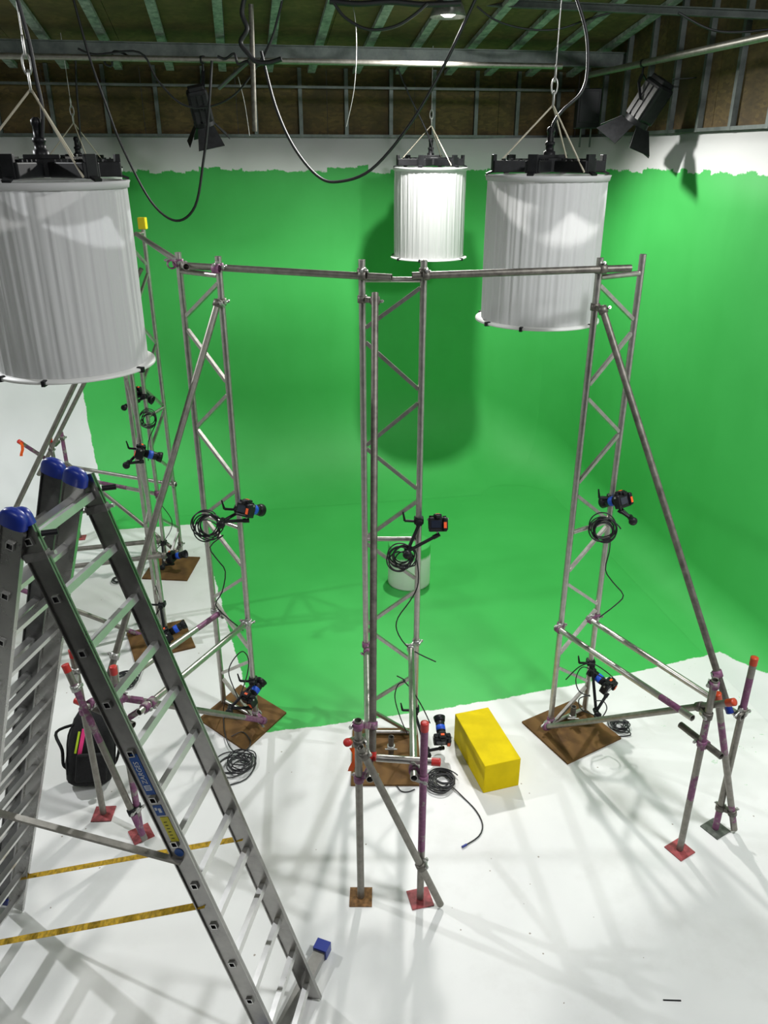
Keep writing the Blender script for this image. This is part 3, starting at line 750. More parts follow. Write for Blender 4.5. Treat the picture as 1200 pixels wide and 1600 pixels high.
# ------------------------------------------------------------------ spotlights, flood lamp, wall box
def spotlight(label, p, aim, roll, hang, k_=1., fins='finmetal'):
    p, aim = V(p), V(aim); t = thing('spotlight', label, 'spotlight', p)
    z = (aim-p).normalized(); x = (z.cross(Zv)).normalized(); x = (Quaternion(z, roll) @ x); y = z.cross(x)
    m = Matrix((x, y, z)).transposed()
    def sc(v): return tuple(q_*k_ for q_ in v)
    MB().box(p-z*.02*k_, sc((.20, .24, .36)), m, .03*k_).box(p-z*.21*k_, sc((.16, .18, .05)), m, .01).build('housing', M['blackmetal'], t)
    for sx in (-1, 1):
        for k in (-1, 0, 1): MB().box(p+(x*.104*sx+y*(.07*k))*k_, sc((.012, .045, .3)), m).build('cooling_fin', M[fins], t)
    MB().cyl(p+z*.15*k_, p+z*.2*k_, .125*k_, n=24).build('lens_ring', M['blackmetal'], t)
    MB().cyl(p+z*.19*k_, p+z*.205*k_, .105*k_, n=24).build('lens', M['glass'], t)
    for s, (ax, ay) in enumerate(((x, y), (-x, y), (y, x), (-y, x))):
        a = p+(z*.2+ax*.12)*k_; b = a+(z*.80+ax*.60).normalized()*(.25 if s < 2 else .21)*k_
        q = MB(); n_ = (b-a).cross(ay).normalized()*.003
        vs = [a-ay*.10*k_, a+ay*.10*k_, b+ay*.16*k_, b-ay*.16*k_]
        q.add([v-n_ for v in vs]+[v+n_ for v in vs], [(3, 2, 1, 0), (4, 5, 6, 7), (0, 1, 5, 4), (1, 2, 6, 5), (2, 3, 7, 6), (3, 0, 4, 7)]).build('barn_door', M['blackmetal'], t)
    hang = V(hang); q = MB(); top = hang-V((0, 0, .10))
    for s in (-1, 1): q.bar(p+x*.125*s*k_, along(p+x*.125*s*k_, top, .62)+x*.05*s, .035, .008); q.bar(along(p+x*.125*s*k_, top, .62)+x*.05*s, top, .035, .008)
    q.build('yoke', M['blackmetal'], t)
    MB().cyl(top-V((0, 0, .02)), top+V((0, 0, .07)), .012, n=8).lathe([(.028, -.025), (.04, -.025), (.04, .025), (.028, .025)], hang, 14, axis=(V((1, -.95, 0)))).build('hook_clamp', M['black'], t)
    return t
pR0, pR1 = R(10.5, 4.4, 5.595), R(4.6, 4.4, 5.575)
tube('grey pipe hung along the right wall, carrying the right spotlight', pR0, pR1, r=.034, name='lighting_pipe')
PB = D(300, 93, 9.75); PBd = PB.dot(DD)
pB0, pB1 = R(PBd, -6.8, PB.z), R(PBd, D(897, 111, 10.1).dot(EE), PB.z)
tube('grey pipe hung below the roof along the back of the stage', pB0, pB1, r=.03, name='lighting_pipe')
def on_pipe(x, y, p, q):                        # point of a pipe seen at column x
    b_, f_, v_ = ray(x, y); n_ = V((f_, -b_, 0)); t_ = -p.dot(n_)/(q-p).dot(n_)
    return p+(q-p)*t_
hR = on_pipe(1006, 96, pR0, pR1); hB = on_pipe(316, 92, pB0, pB1)
spotlight('black barn-door spotlight hanging at the right, beside its own shadow', D(1013, 162, hR.y-.05), D(968, 232, hR.y+.08), .5, hR, 1.12)
spotlight('black barn-door spotlight hanging left of centre under the back pipe', D(313, 168, hB.y-.02), D(331, 240, hB.y+.12), .9, hB, .92, 'blackmetal')  # fins coloured black here because they hang unlit
t = thing('wall_box', 'black electrical box mounted in the upper right corner of the boarded wall', 'box', R(BACK-1.0, RIGHT-.12, 5.1))
pb = D(918, 170, 11.4)
MB().box(pb, (.30, .16, .46), None, .012).build('case', M['black'], t)
MB().box(pb+V((0, -.085, .02)), (.24, .012, .36), None, .004).build('front_cover', M['black'], t)
MB().cyl(pb+V((-.06, 0, -.23)), pb+V((-.06, 0, -.45)), .012, n=8).cyl(pb+V((.07, 0, -.23)), pb+V((.07, 0, -.45)), .012, n=8).build('conduit', M['chan'], t)
MB().bar(pb+V((0, .08, .1)), pb+V((.1, .6, .1)), .04, .04).build('bracket', M['chan'], t)
t = thing('flood_lamp', 'lit flood lamp under the roof at the top edge of the picture', 'lamp', FLOOD)
MB().lathe([(.0005, .16), (.10, .155), (.15, .06), (.19, -.03), (.195, -.03), (.16, .07), (.105, .17), (.0005, .18)], FLOOD, 28).build('reflector', M['greymetal'], t)
MB().lathe([(.0005, -.03), (.05, -.025), (.085, .0), (.085, .05), (.04, .09)], FLOOD, 24).build('bulb', M['glow'], t)
MB().cyl(FLOOD+Zv*.16, V((FLOOD.x, FLOOD.y, rz(FLOOD.x, FLOOD.y)+.04)), .014, n=8).build('rod', M['blackmetal'], t)

# drop pipe and diagonal strut below the roof
tube('vertical drop pipe under the roof where the cables gather', D(392, 6, 9.2), D(398, 205, 9.35), r=.026, name='drop_pipe', mat='darksteel')
tube('short diagonal strut bracing the vertical drop pipe', D(342, 138, 9.6), D(392, 92, 9.4), r=.02, name='strut', mat='joist' if False else 'chan')

# ------------------------------------------------------------------ cables overhead
def cable(label, pts, r=.011, mat='rubber', name='cable', cat='cable', plug=None, n=6):
    t = tag(MB().sweep(pts, r, n, 0, 6).build(name, M[mat]), label, cat); return t
def px(Y, *pp): return [D(x, y, Y) for x, y in pp]
cable('black cable looping low in front of the green wall at upper left', px(9.0, (112, -12), (140, 90), (168, 170), (192, 232), (236, 315), (275, 345), (305, 322), (318, 250), (325, 190), (331, 95)), .0135)
cable('thick black cable swagging across the upper middle to the top edge', px(9.2, (408, 80), (430, 165), (458, 228), (495, 274), (528, 284), (580, 265), (638, 198), (690, 110), (748, -12)), .0165)
cable('black cable curving down to the right-hand drum lamp', px(6.7, (898, -12), (916, 50), (918, 110), (908, 145), (880, 172), (864, 195), (860, 222)), .0125)
cable('black cable coming down to the large left drum lamp', px(5.12, (24, -12), (44, 60), (56, 120), (66, 170), (66, 215)), .0125)
cable('thin black cable swagging in front of the left spotlight', px(9.5, (122, 76), (150, 85), (218, 82), (246, 125), (285, 163), (330, 166), (375, 140), (420, 70), (440, 8)), .011)
cable('thin black cable hanging from pipe to right of the drop pipe', px(9.5, (410, 95), (425, 60), (436, 20), (444, -12)), .012)
cable('black cable slanting down to the central drum lamp', px(11.1, (622, 108), (640, 150), (662, 195), (674, 225), (676, 240)), .012)
cable('black cable dropping to the hidden drum lamp behind the left one', px(10.24, (118, 88), (120, 140), (124, 190), (126, 232)), .012)
cable('pale wire dropping from the roof left of the central lamp', px(9.6, (537, -12), (552, 12), (557, 70), (553, 140), (541, 198)), .0045, 'wire', 'wire', 'wire')
cable('thin wire hanging beside the left spotlight', px(10.5, (372, 120), (382, 160), (390, 212)), .0045, 'wire', 'wire', 'wire')
cable('black cable sagging along the roof at upper right', px(9.8, (745, 10), (775, 32), (820, 45), (870, 46), (920, 30), (960, 18)), .012)
cable('black cable sagging in front of the right wall top', px(8.3, (1060, 20), (1110, 46), (1160, 50), (1230, 42)), .012)
cable('thin black cable draped from the right pipe to the wall', px(9.6, (1200, 72), (1160, 98), (1110, 118), (1050, 124)), .007)
cable('black cable tied over the left end of the back pipe', px(9.65, (160, 84), (165, 100), (175, 102), (176, 82), (190, 82), (205, 91)), .012)
cable('black cable bundle tangled around the top of the drop pipe', px(9.1, (384, -10), (378, 20), (386, 45), (376, 66), (388, 84), (400, 96), (420, 98), (440, 92)), .024)
cable('black cable tangled beside the drop pipe on the back pipe', px(9.4, (340, 88), (352, 92), (366, 84), (372, 100), (386, 96), (396, 104), (410, 98)), .014)
cable('loose loop of black cable at the top edge left of the flood lamp', px(9.3, (522, 5), (540, 28), (575, 46), (615, 42), (645, 25), (668, 5)), .017)
cable('dark cable bundle lying along the roof at the top edge', px(9.4, (515, 2), (560, 6), (610, 3), (660, 7), (720, 5)), .03)

# ------------------------------------------------------------------ stills cameras and their arms
def cam_meshes():
    P = []
    q = MB().box((0, 0, 0), (.145, .062, .098), None, .012)
    q.box((.056, -.012, -.004), (.036, .078, .10), None, .012)
    q.box((0, .004, .058), (.062, .066, .034), None, .010)
    q.box((0, 0, -.052), (.138, .06, .02), None, .008)
    P.append(('body', 'black', q, []))
    P.append(('viewfinder', 'blackmetal', MB().box((0, -.04, .05), (.036, .022, .026), None, .006), []))
    P.append(('screen', 'glass', MB().box((-.014, -.033, -.004), (.078, .006, .056), None, .002), []))
    P.append(('dial', 'blackmetal', MB().cyl((-.05, 0, .045), (-.05, 0, .062), .017, n=14), []))
    P.append(('dial', 'blackmetal', MB().cyl((.052, 0, .045), (.052, 0, .058), .014, n=14), []))
    P.append(('sticker', 'orange', MB().box((.052, -.0525, -.012), (.022, .003, .046)), []))
    P.append(('top_sticker', 'orange', MB().box((0, .0, .0765), (.03, .018, .003)), []))
    P.append(('lens', 'black', MB().lathe([(.0005, .03), (.036, .03), (.036, .06), (.039, .062), (.039, .15), (.036, .155), (.034, .165), (.0005, .16)], (0, 0, -.003), 20, axis=V((0, 1, 0))),
              [('lens_tape', 'blue', MB().lathe([(.0392, .075), (.0405, .076), (.0405, .118), (.0392, .119)], (0, 0, -.003), 20, axis=V((0, 1, 0)))),
               ('lens_hood', 'black', MB().lathe([(.036, .158), (.044, .165), (.052, .205), (.050, .205), (.041, .165), (.034, .16)], (0, 0, -.003), 20, axis=V((0, 1, 0))))]))
    P.append(('strap_lug', 'wire', MB().box((-.076, 0, .032), (.008, .012, .014)).box((.078, -.01, .036), (.008, .012, .014)), []))
    return [(n, q.mesh(n, M[m]), [(a, r.mesh(a, M[b])) for a, b, r in kids]) for n, m, q, kids in P]
CAMP = cam_meshes()
CENTRE = V((.3, 8.1, .95))
def stills_camera(label, p, roll=0., aim=CENTRE):
    t = thing('stills_camera', label, 'camera', p)
    y = (V(aim)-V(p)).normalized(); x = y.cross(Zv).normalized(); x = Quaternion(y, roll) @ x; z = x.cross(y)
    t.matrix_basis = Matrix.Translation(p) @ Matrix((x, y, z)).transposed().to_4x4()
    for n, me, kids in CAMP:
        o = local(n, me, t)
        for a, m2 in kids: local(a, m2, o)
    return t
def camera_arm(label, chord, zclamp, elbow, camp, side):
    """clamp on a tower chord, two-piece arm with a locking knob, and a stud below the camera"""
    c_ = V((chord[0], chord[1], zclamp)); t = thing('camera_arm', label, 'camera mount', c_); elbow, camp = V(elbow), V(camp)
    q = MB().box(c_, (.075, .07, .055), None, .012).box(c_+V((.0, -.05, 0)), (.05, .04, .04), None, .008)
    q.build('clamp', M['black'], t)
    h = c_+V((-.11*side, -.03, .01)); MB().cyl(c_+V((-.03*side, -.02, 0)), h, .011, n=8).cyl(h, h+V((-.015*side, 0, .075)), .010, .006, n=8).build('clamp_handle', M['black'], t)
    MB().cyl(c_+V((0, -.06, -.01)), elbow, .0135, n=10).build('arm', M['black'], t)
    m = camp-V((0, 0, .10))
    MB().cyl(elbow, m, .0135, n=10).cyl(along(elbow, m, .86), m+(m-elbow).normalized()*.02, .018, n=10).build('arm', M['black'], t)
    MB().cyl(elbow+V((0, -.03, 0)), elbow+V((0, .03, 0)), .024, n=14).lathe([(.0005, -.075), (.03, -.07), (.036, -.055), (.03, -.04), (.012, -.03)], elbow, 12, axis=V((0, 1, 0))).build('locking_knob', M['black'], t)
    MB().cyl(m, camp-V((0, 0, .055)), .007, n=8).build('stud', M['wire'], t)
    return t
def cam_set(where, camp, chord, zclamp, elbow, side, roll=0., aim=CENTRE):
    stills_camera('black stills camera with blue lens tape, '+where, camp, roll, aim)
    camera_arm('black clamp arm carrying the stills camera, '+where, chord, zclamp, elbow, camp, side)
cam_set('at mid height on the tower left of centre', D(384, 795, 5.62), BR_, 2.12, D(347, 815, 5.60), 1)
cam_set('at mid height on the central tower', D(684, 818, 5.48), CR, 2.11, D(636, 862, 5.44), 1)
cam_set('at mid height on the right-hand tower', D(972, 781, 5.78), RR, 2.16, D(986, 810, 5.74), 1)
cam_set('upper one of two beside the far-left towers', D(214, 614, 8.85), A1L, 2.2, D(196, 635, 8.7), 1)
cam_set('lower one of two beside the far-left towers', D(219, 706, 7.06), A2R, 2.13, D(200, 724, 6.98), 1)
cam_set('low above the middle base board', V((-1.19, 5.66, .34)), BR_, .46, V((-1.34, 5.58, .30)), 1, aim=CENTRE+Zv*.5)
cam_set('low beside the yellow block', V((.49, 5.30, .20)), CR, .30, V((.36, 5.22, .14)), 1, PI*.0, aim=CENTRE+Zv*.35)
cam_set('low on the right-hand tower', V((1.98, 5.74, .42)), RR, .56, V((1.88, 5.66, .20)), 1, aim=V((.5, 7.4, 1.1)))
cam_set('low above the farthest left base board', V((-2.62, 8.66, .18)), A1L, .34, V((-2.7, 8.55, .12)), 1, aim=CENTRE+Zv*.2)
cam_set('low above the askew far-left base board', D(262, 990, 6.98), A2R, .4, V((-2.28, 6.98, .12)), 1, aim=CENTRE+Zv*.35)

# ------------------------------------------------------------------ cable coils and leads
def coil(label, c_, nrm, r, turns, tail=(), thick=.0055, flatz=False, wob=.17, seed=1):
    rnd = random.Random(seed); c_ = V(c_); x, y, z = basis(V(nrm)); q = MB(); pts = []
    N = 14
    for k in range(turns*N):
        if k % N == 0: ra = r*(1-rnd.uniform(0, 2.2*wob)); off = x*rnd.uniform(-wob, wob)*r*1.3+y*rnd.uniform(-wob, wob)*r*1.3; zz = rnd.uniform(0, .02)+.006*(k/N)/max(turns, 1)
        a = 2*PI*k/N
        if k % N == 0 and pts: pass
        pts.append(c_+off+(x*math.cos(a)+y*math.sin(a)*1.02)*ra+z*(zz if not flatz else .008+zz))
    # smooth the jumps between turns
    sm = [sum((pts[min(max(i+j, 0), len(pts)-1)] for j in (-2, -1, 0, 1, 2)), V((0, 0, 0)))/5 for i in range(len(pts))]
    sm += [V(p) for p in tail]
    q.sweep(sm, thick, 5, 0, 3)
    return tag(q.build('cable_coil', M['rubber']), label, 'cable')
def hang(c0, Y, *pp): return [D(x, y, Y) for x, y in pp]
coil('black cable coil hung beside the stills camera left of centre', D(326, 822, 5.70), (.2, -1, .1), .145, 9, hang(0, 5.78, (328, 855), (340, 875), (352, 893), (347, 925), (337, 945), (355, 965), (380, 985)), seed=3)
coil('black cable coil hung on the central tower rung', D(627, 870, 5.46), (.1, -1, .1), .125, 10, hang(0, 5.45, (650, 872), (654, 895), (652, 918), (640, 940), (622, 965), (620, 985), (634, 1008), (655, 1022), (681, 1034)), seed=5)
coil('black cable coil hung on the right-hand tower', D(943, 825, 5.72), (-.2, -1, .1), .128, 10, hang(0, 5.80, (952, 862), (946, 890), (958, 910), (974, 930), (962, 945), (936, 965)), seed=8)
coil('black cable coil hung between the far-left towers', D(232, 655, 8.69), (.5, -1, .1), .12, 7, hang(0, 8.69, (232, 690), (232, 720)), seed=9)
coil('heap of black cable on the floor at the middle base board', G(371, 1196)+Zv*.02, (0, 0, 1), .17, 11, [G(392, 1180)+Zv*.03, G(400, 1195)+Zv*.012, G(385, 1218)+Zv*.008, G(358, 1228)+Zv*.008], flatz=True, wob=.32, seed=11)
coil('heap of black cable on the floor between central tower and yellow block', G(690, 1222)+Zv*.004, (0, 0, 1), .15, 12, [G(706, 1232)+Zv*.02, G(725, 1248)+Zv*.008, G(744, 1268)+Zv*.008, G(754, 1290)+Zv*.008, G(748, 1308)+Zv*.008, G(727, 1322)+Zv*.008], flatz=True, wob=.2, seed=13)
coil('black cable coil on the floor at the right-hand base board', G(968, 1137)+Zv*.004, (0, 0, 1), .115, 8, [G(985, 1150)+Zv*.01, G(960, 1152)+Zv*.008], flatz=True, wob=.22, seed=17)
coil('black cable coil on the floor behind the left ladder', G(192, 1066)+Zv*.004, (0, 0, 1), .17, 7, [G(225, 1040)+Zv*.012, G(208, 1045)+Zv*.01], flatz=True, wob=.2, seed=19)
coil('small cable coil on the floor left of the farthest base board', G(186, 908)+Zv*.004, (0, 0, 1), .10, 4, [G(205, 912)+Zv*.01], flatz=True, wob=.2, seed=21)
cable('thin black lead looping over the low camera left of centre', hang(0, 5.62, (372, 1090), (358, 1055), (362, 1035), (378, 1018), (388, 1030), (386, 1055), (376, 1085)), .005)
cable('thin black lead looping above the low camera on the central tower', hang(0, 5.40, (620, 1056), (633, 1064), (622, 1070), (617, 1090), (625, 1120), (637, 1148)), .005)
cable('thin black lead dropping behind the purple leg to the low camera', hang(0, 5.36, (630, 1063), (645, 1080), (660, 1105), (672, 1130)), .005)
cable('thin black lead making a wide loop over the low right camera', hang(0, 5.62, (884, 1062), (905, 1042), (925, 1037), (945, 1048), (961, 1063), (954, 1068), (940, 1058), (912, 1042), (900, 1060), (905, 1080), (922, 1088)), .005)
cable('thin black lead curling around the clamp of the low right camera', hang(0, 5.5, (922, 1086), (905, 1092), (908, 1108), (925, 1116), (938, 1122), (948, 1108), (943, 1096), (930, 1095)), .005)
cable('thin black lead looping from the low camera to the floor heap, left of centre', [D(352, 1092, 5.6), G(350, 1120)+Zv*.06, G(352, 1150)+Zv*.03, G(362, 1175)+Zv*.03, G(380, 1180)+Zv*.03, G(392, 1165)+Zv*.03, G(380, 1148)+Zv*.03, G(362, 1155)+Zv*.03], .005)
cable('thin black leads hanging along the nearer far-left tower', hang(0, 7.2, (243, 915), (249, 935), (246, 955), (241, 965), (250, 950), (252, 935)), .005)
cable('thin black lead hanging between far-left towers', hang(0, 8.70, (253, 790), (268, 812), (266, 830), (252, 850), (240, 862)), .005)
cable('short thin black lead on the floor below the central base board', [G(620, 1229)+Zv*.008, G(627, 1237)+Zv*.006, G(638, 1238)+Zv*.006, G(648, 1234)+Zv*.006], .005)
t = thing('cable_plug', 'dark blue plug at the end of the floor cable, centre right', 'plug', G(727, 1323))
MB().cyl(G(729, 1321)+Zv*.010, G(722, 1325)+Zv*.010, .009, n=8).build('plug_body', M['bluecap'], t)

# ------------------------------------------------------------------ plinth, yellow block, bag, pen
t = thing('plinth', 'white round plinth with a green painted top on the green floor', 'plinth', V((.3, 8.37, 0)))
MB().lathe([(.0005, .003), (.250, .003), (.252, .02), (.252, .515), (.246, .528), (.0005, .53)], (.3, 8.37, 0), 64).build('drum', M['plinth'], t)
b0, b1, b2 = V((.80, 4.88, 0)), V((1.10, 4.97, 0)), V((.615, 5.53, 0))
q = MB(); vs = [b0, b1, b1+b2-b0, b2]; q.add(vs+[v+Zv*.28 for v in vs], [(3, 2, 1, 0), (4, 5, 6, 7), (0, 1, 5, 4), (1, 2, 6, 5), (2, 3, 7, 6), (3, 0, 4, 7)])
o = q.build('foam_block', M['yellow']); tag(o, 'bright yellow rectangular block on the white floor right of the central tower', 'block')
bv = o.modifiers.new('bevel', 'BEVEL'); bv.width = .006; bv.segments = 2
# bag
bagc = V((-2.40, 4.98, 0)); t = thing('backpack', 'black backpack with pink and lime tape strips on the white floor', 'bag', bagc)
m = Matrix.Rotation(.35, 3, 'Z') @ Matrix.Rotation(.22, 3, 'Y') @ Matrix.Rotation(-.45, 3, 'X')
q = MB(); rows = []
prof = [(0, .13, .085), (.03, .17, .12), (.18, .19, .145), (.36, .18, .135), (.52, .145, .11), (.60, .10, .07), (.625, .02, .015)]
N = 24
for h, a, b in prof:
    for i in range(N):
        tt = 2*PI*i/N; cx, cy = math.cos(tt), math.sin(tt)
        k = 1/(abs(cx)**3.2+abs(cy)**3.2)**(1/3.2)
        wr = 1+.03*math.sin(5*tt+h*20)
        rows.append(bagc+V((0, -.02, .035))+m @ V((cx*k*a*wr, cy*k*b*wr, h)))
q.add(rows, [(k*N+i, k*N+(i+1) % N, (k+1)*N+(i+1) % N, (k+1)*N+i) for k in range(len(prof)-1) for i in range(N)], 0, True)
q.add(rows[:N], [list(range(N))[::-1]]); q.build('body', M['fabric'], t)
B = lambda x, y, z: bagc+V((0, -.02, .035))+m @ V((x, y, z))
q = MB()
for i in range(N//2+1): pass
q.sweep([B(-.175, -.10, .10), B(-.185, -.05, .40), B(-.10, -.06, .52), B(.08, -.06, .53), B(.17, -.05, .42), B(.18, -.10, .12)], .006, 6, 0, 4).build('zip', M['blackmetal'], t)
MB().box(B(-.0, -.150, .16), (.24, .05, .22), m, .018).build('front_pocket', M['fabric'], t)
for dx, mt, ln, nm in ((-.085, 'pink', .21, 'pink_strip'), (-.118, 'lime', .17, 'lime_strip')):
    MB().box(B(dx, -.145, .36), (.03 if mt == 'pink' else .016, .006, ln), m @ Matrix.Rotation(.12, 3, 'Y')).build(nm, M[mt], t)
for s in (-1, 1):
    pts = [B(.10*s, .12, .46), B(.17*s+(-.10 if s < 0 else .04), .10, .40), B(.22*s, .02, .27), B(.20*s, .06, .14), B(.14*s, .12, .08)]
    MB().sweep(pts, .013, 6, 0, 5).build('strap', M['fabric'], t)
t = thing('tape_scrap', 'small dark scrap lying on the white floor at the bottom right', 'scrap', G(1048, 1563))
MB().bar(G(1036, 1563)+Zv*.003, G(1064, 1564)+Zv*.003, .008, .004).build('strip', M['black'], t)

# ------------------------------------------------------------------ combination ladder
lt = thing('combination_ladder', 'aluminium combination ladder standing open on the left, with blue end caps', 'ladder', V((-1.48, 3.3, 0)))
SW = .105; ST_ = .026
FARb, FARt = V((-.43, 3.18, 0)), V((-1.385, 3.385, 3.35))
acr = V((-.09, -.478, 0))                                   # from the far stile to the near stile
def section(fb, ft, width, rungs, mat='ladder'):
    fb, ft = V(fb), V(ft); ax = (ft-fb).normalized(); u = acr.normalized(); nrm = ax.cross(u).normalized()
    w = acr.length*width
    for k, base in ((0, fb), (1, fb+u*w)):
        top = base+(ft-fb)
        q = MB(); q.bar(base, top, ST_*.35, SW, nrm)         # web of the C-shaped stile
        for s in (-1, 1):
            off = nrm*(SW/2-.003)*s
            q.bar(base+off, top+off, ST_, .006, nrm)
        o = q.build('stile', M[mat], lt)
    for h in rungs:
        a = fb+ax*h-u*.016; b = a+u*(w+.032)
        x_ = nrm; y_ = ax; r_ = .017; ri = .0125
        sq_ = lambda p, r: [p+x_*r+y_*r, p-x_*r+y_*r, p-x_*r-y_*r, p+x_*r-y_*r]
        q = MB(); q.add(sq_(a, r_)+sq_(b, r_), [(i, (i+1) % 4, 4+(i+1) % 4, 4+i) for i in range(4)])
        q.add(sq_(a, ri)+sq_(b, ri), [(i, (i+1) % 4, 4+(i+1) % 4, 4+i) for i in range(4)], 1)
        q.add(sq_(a+u*.03, ri), [(0, 1, 2, 3)], 1); q.add(sq_(b-u*.03, ri), [(0, 1, 2, 3)], 1)  # black plugs and inner faces stand in for the shade inside hollow rungs
        for p in (a, b): q.add(sq_(p, r_)+sq_(p, ri), [(i, (i+1) % 4, 4+(i+1) % 4, 4+i) for i in range(4)])
        q.build('rung', [M['rung'], M['black']], lt)
    return ax, u, nrm, w
def cap(p, ax, u, nrm):
    m = Matrix((u, nrm, ax)).transposed()
    q = MB(); vs = []; NC = 16; lv = [(-.032, 1.), (.004, 1.), (.02, .93), (.034, .78), (.044, .5), (.048, .18)]
    for h, k in lv:
        for i in range(NC):
            a = 2*PI*i/NC; cx, cy = math.cos(a), math.sin(a); e_ = 1/(abs(cx)**3+abs(cy)**3)**(1/3)
            vs.append(p+ax*h+u*(cx*e_*(.031 if h < .01 else .031*k**.6))+nrm*(cy*e_*SW*.56*k))
    q.add(vs, [(r*NC+i, r*NC+(i+1) % NC, (r+1)*NC+(i+1) % NC, (r+1)*NC+i) for r in range(5) for i in range(NC)], 0, True)
    q.add(vs[-NC:], [list(range(NC))]); q.add(vs[:NC], [list(range(NC))[::-1]])
    q.build('end_cap', M['bluecap'], lt)
fr = [.125+.272*i for i in range(13)]
ax, u, nrm, w = section(FARb, FARt, 1., fr, mat='ladder_scuffed')
cap(FARt+acr, ax, u, nrm)
# rear pair of nested sections
RB1, RT1 = V((-2.50, 3.79, .03)), V((-1.40, 3.335, 3.36))
RB2, RT2 = V((-2.63, 3.86, .03)), V((-1.52, 3.40, 3.38))
ax2, u2, n2, w2 = section(RB1, RT1, .95, [.14+.272*i for i in range(13)])
cap(RT1, ax2, u2, n2); cap(RT1+u2*w2, ax2, u2, n2)
ax3, u3, n3, w3 = section(RB2, RT2, 1.05, [.03+.272*i for i in range(13)], mat='ladder_dark')
cap(RT2, ax3, u3, n3); cap(RT2+u3*w3, ax3, u3, n3)
for base, xx, uu, nn, ww in ((RB2, ax3, u3, n3, w3), ):
    for p in (base, base+uu*ww):
        MB().bar(p-xx*.02, p+xx*.05, .04, SW+.012, nn).build('foot', M['bluecap'], lt)
# hinge collars and locking knobs at the top
for base in (FARt, FARt+acr):
    p = base-ax*.17
    MB().bar(p-ax*.018, p+ax*.018, ST_+.008, SW+.008, nrm).build('hinge_plate', M['greymetal'], lt)
    MB().cyl(p+nrm*-.09-u*.0, p+nrm*.09, .010, n=8).build('hinge_bolt', M['wire'], lt)
    k = base-ax*.08+nrm*(.065 if nrm.x > 0 else -.065)
    MB().cyl(k, k+V((.06, .02, .0)), .013, n=10).build('locking_knob', M['black'], lt)
# spreader brace, stabiliser bar, webbing straps
nearb = FARb+acr
MB().bar(nearb+ax*1.655+acr.normalized()*.02, RB2+u3*w3+ax3*1.70+u3*.02, .034, .016).build('spreader_bar', M['steel'], lt)
s0, s1 = G(504, 1490)+Zv*.05, G(430, 1640)+Zv*.05; s1 = s0+(s1-s0).normalized()*1.05
MB().bar(s0, s1, .075, .05).build('stabiliser_bar', M['ladder_scuffed'], lt)
dv = (s0-s1).normalized()
for p, sg in ((s0, 1), (s1, -1)): MB().bar(p-dv*.04*sg, p+dv*.035*sg, .092, .075).build('stabiliser_cap', M['bluecap'], lt)
MB().box(s0-dv*.72+Zv*.0256, (.05, .03, .001), Matrix((dv.cross(Zv), dv, Zv)).transposed() @ Matrix.Rotation(0, 3, 'Z')).build('warning_label', M['labelyellow'], lt)
st1 = G(372, 1308, .50), G(42, 1371, .50)
f1 = FARb+ax*1.29; f2 = RB1+ax2*.36
MB().bar(f1+ax*0, f2, .03, .003, nrm).build('strap', M['webbing'], lt)
n1 = nearb+ax*1.35; n2_ = RB1+u2*w2+ax2*.28
MB().bar(n1, n2_, .035, .003, nrm).build('strap', M['webbing'], lt)
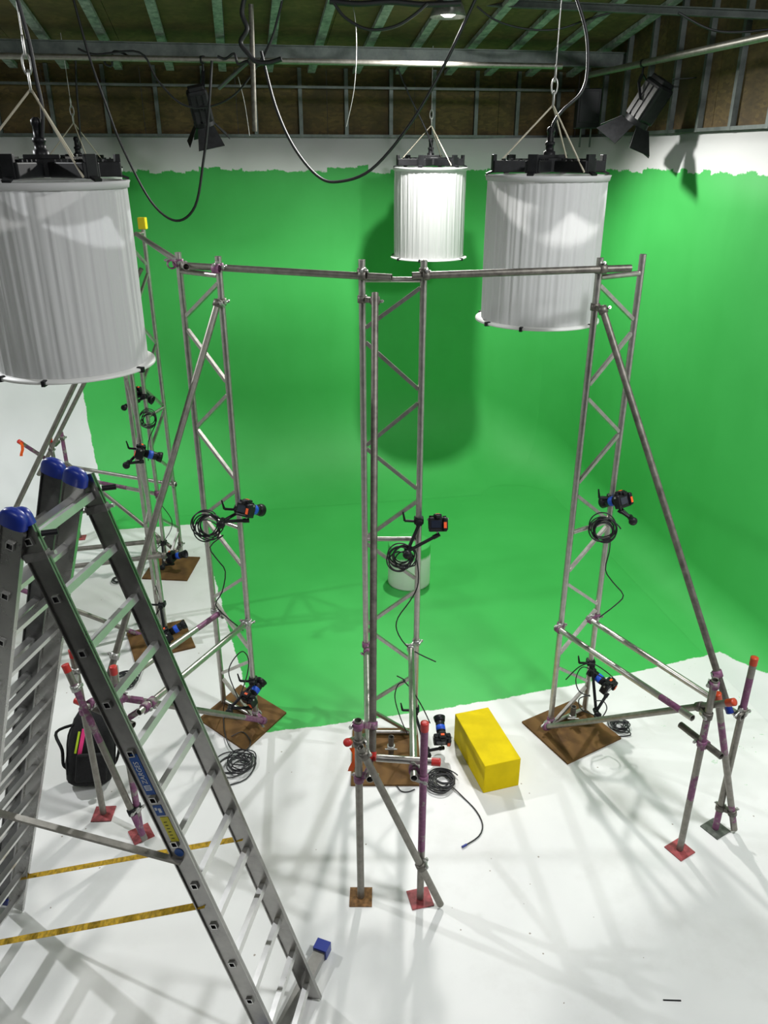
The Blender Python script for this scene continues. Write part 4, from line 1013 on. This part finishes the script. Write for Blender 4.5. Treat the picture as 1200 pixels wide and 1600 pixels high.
# printed labels on the outer face of the near stile
face = u*(ST_*.35/2+.0012); nb = nearb
mm = Matrix((nrm if nrm.x > 0 else -nrm, ax, (nrm if nrm.x > 0 else -nrm).cross(ax))).transposed()
xin = mm.col[0].copy()
def label_box(h, off, wx, hy, mat, name='label', lift=0.):
    return MB().box(nb+ax*h+xin*off+face+u*lift, (wx, hy, .0012), mm).build(name, M[mat], lt)
label_box(2.175, .0, .05, .235, 'labelblue', 'maker_label')
label_box(2.098, .0, .034, .030, 'whitegrey', 'logo_square', .0008)
for k in range(3): label_box(2.090+.008*k, -.003+.003*k, .028, .0028, 'labelblue', 'logo_stripe', .0014)
label_box(1.962, .0, .046, .062, 'labelblue', 'pictogram_label'); label_box(1.962, .006, .015, .026, 'whitegrey', 'pictogram', .0008); label_box(1.972, -.012, .011, .016, 'whitegrey', 'pictogram', .0008)
label_box(1.845, .008, .044, .15, 'labelyellow', 'warning_label')
for k in range(6): label_box(1.79+.020*k, .004, .016, .004, 'black', 'warning_print', .0008)
MB().cyl(nb+ax*1.70+face, nb+ax*1.70+face+u*.002, .024, n=20).build('round_label', M['labelblue'], lt)
cu = bpy.data.curves.new('lettering', 'FONT'); cu.body = 'ZARGES'; cu.size = .036; cu.align_x = 'LEFT'; cu.align_y = 'CENTER'; cu.extrude = .0006; cu.shear = .2
to = bpy.data.objects.new('tmp', cu); COL.objects.link(to)
bpy.context.view_layer.update()
me = bpy.data.meshes.new_from_object(to.evaluated_get(bpy.context.evaluated_depsgraph_get())); bpy.data.objects.remove(to)
me.materials.clear(); me.materials.append(M['whitegrey'])
o = bpy.data.objects.new('lettering', me); COL.objects.link(o); o.parent = lt
tx = ax; tz = u; ty = tz.cross(tx)
m4 = Matrix((tx, ty, tz)).transposed().to_4x4()
o.matrix_basis = Matrix.Translation(nb+ax*2.120+face+u*.0016-lt.location) @ m4

# ------------------------------------------------------------------ families of alike things
FAMILY = {'scaffold_tube': 'scaffold tubes of the camera rig', 'scaffold_coupler': 'couplers joining the scaffold tubes', 'lattice_tower': 'lattice towers of the camera rig',
          'base_board': 'wooden boards under the towers', 'foot_plate': 'steel plates under the outrigger legs', 'drum_lamp': 'drum lamps hung from the roof', 'spotlight': 'barn-door spotlights on the pipes',
          'stills_camera': 'stills cameras on the towers', 'camera_arm': 'clamp arms carrying the stills cameras', 'cable_coil': 'coils of black camera cable', 'cable': 'black cables', 'wire': 'thin hanging wires',
          'lighting_pipe': 'lighting pipes below the roof', 'stub_post': 'stub posts on the base boards'}
for o in COL.objects:
    if o.parent is None and 'label' in o and o.name.split('.')[0] in FAMILY: o['group'] = FAMILY[o.name.split('.')[0]]
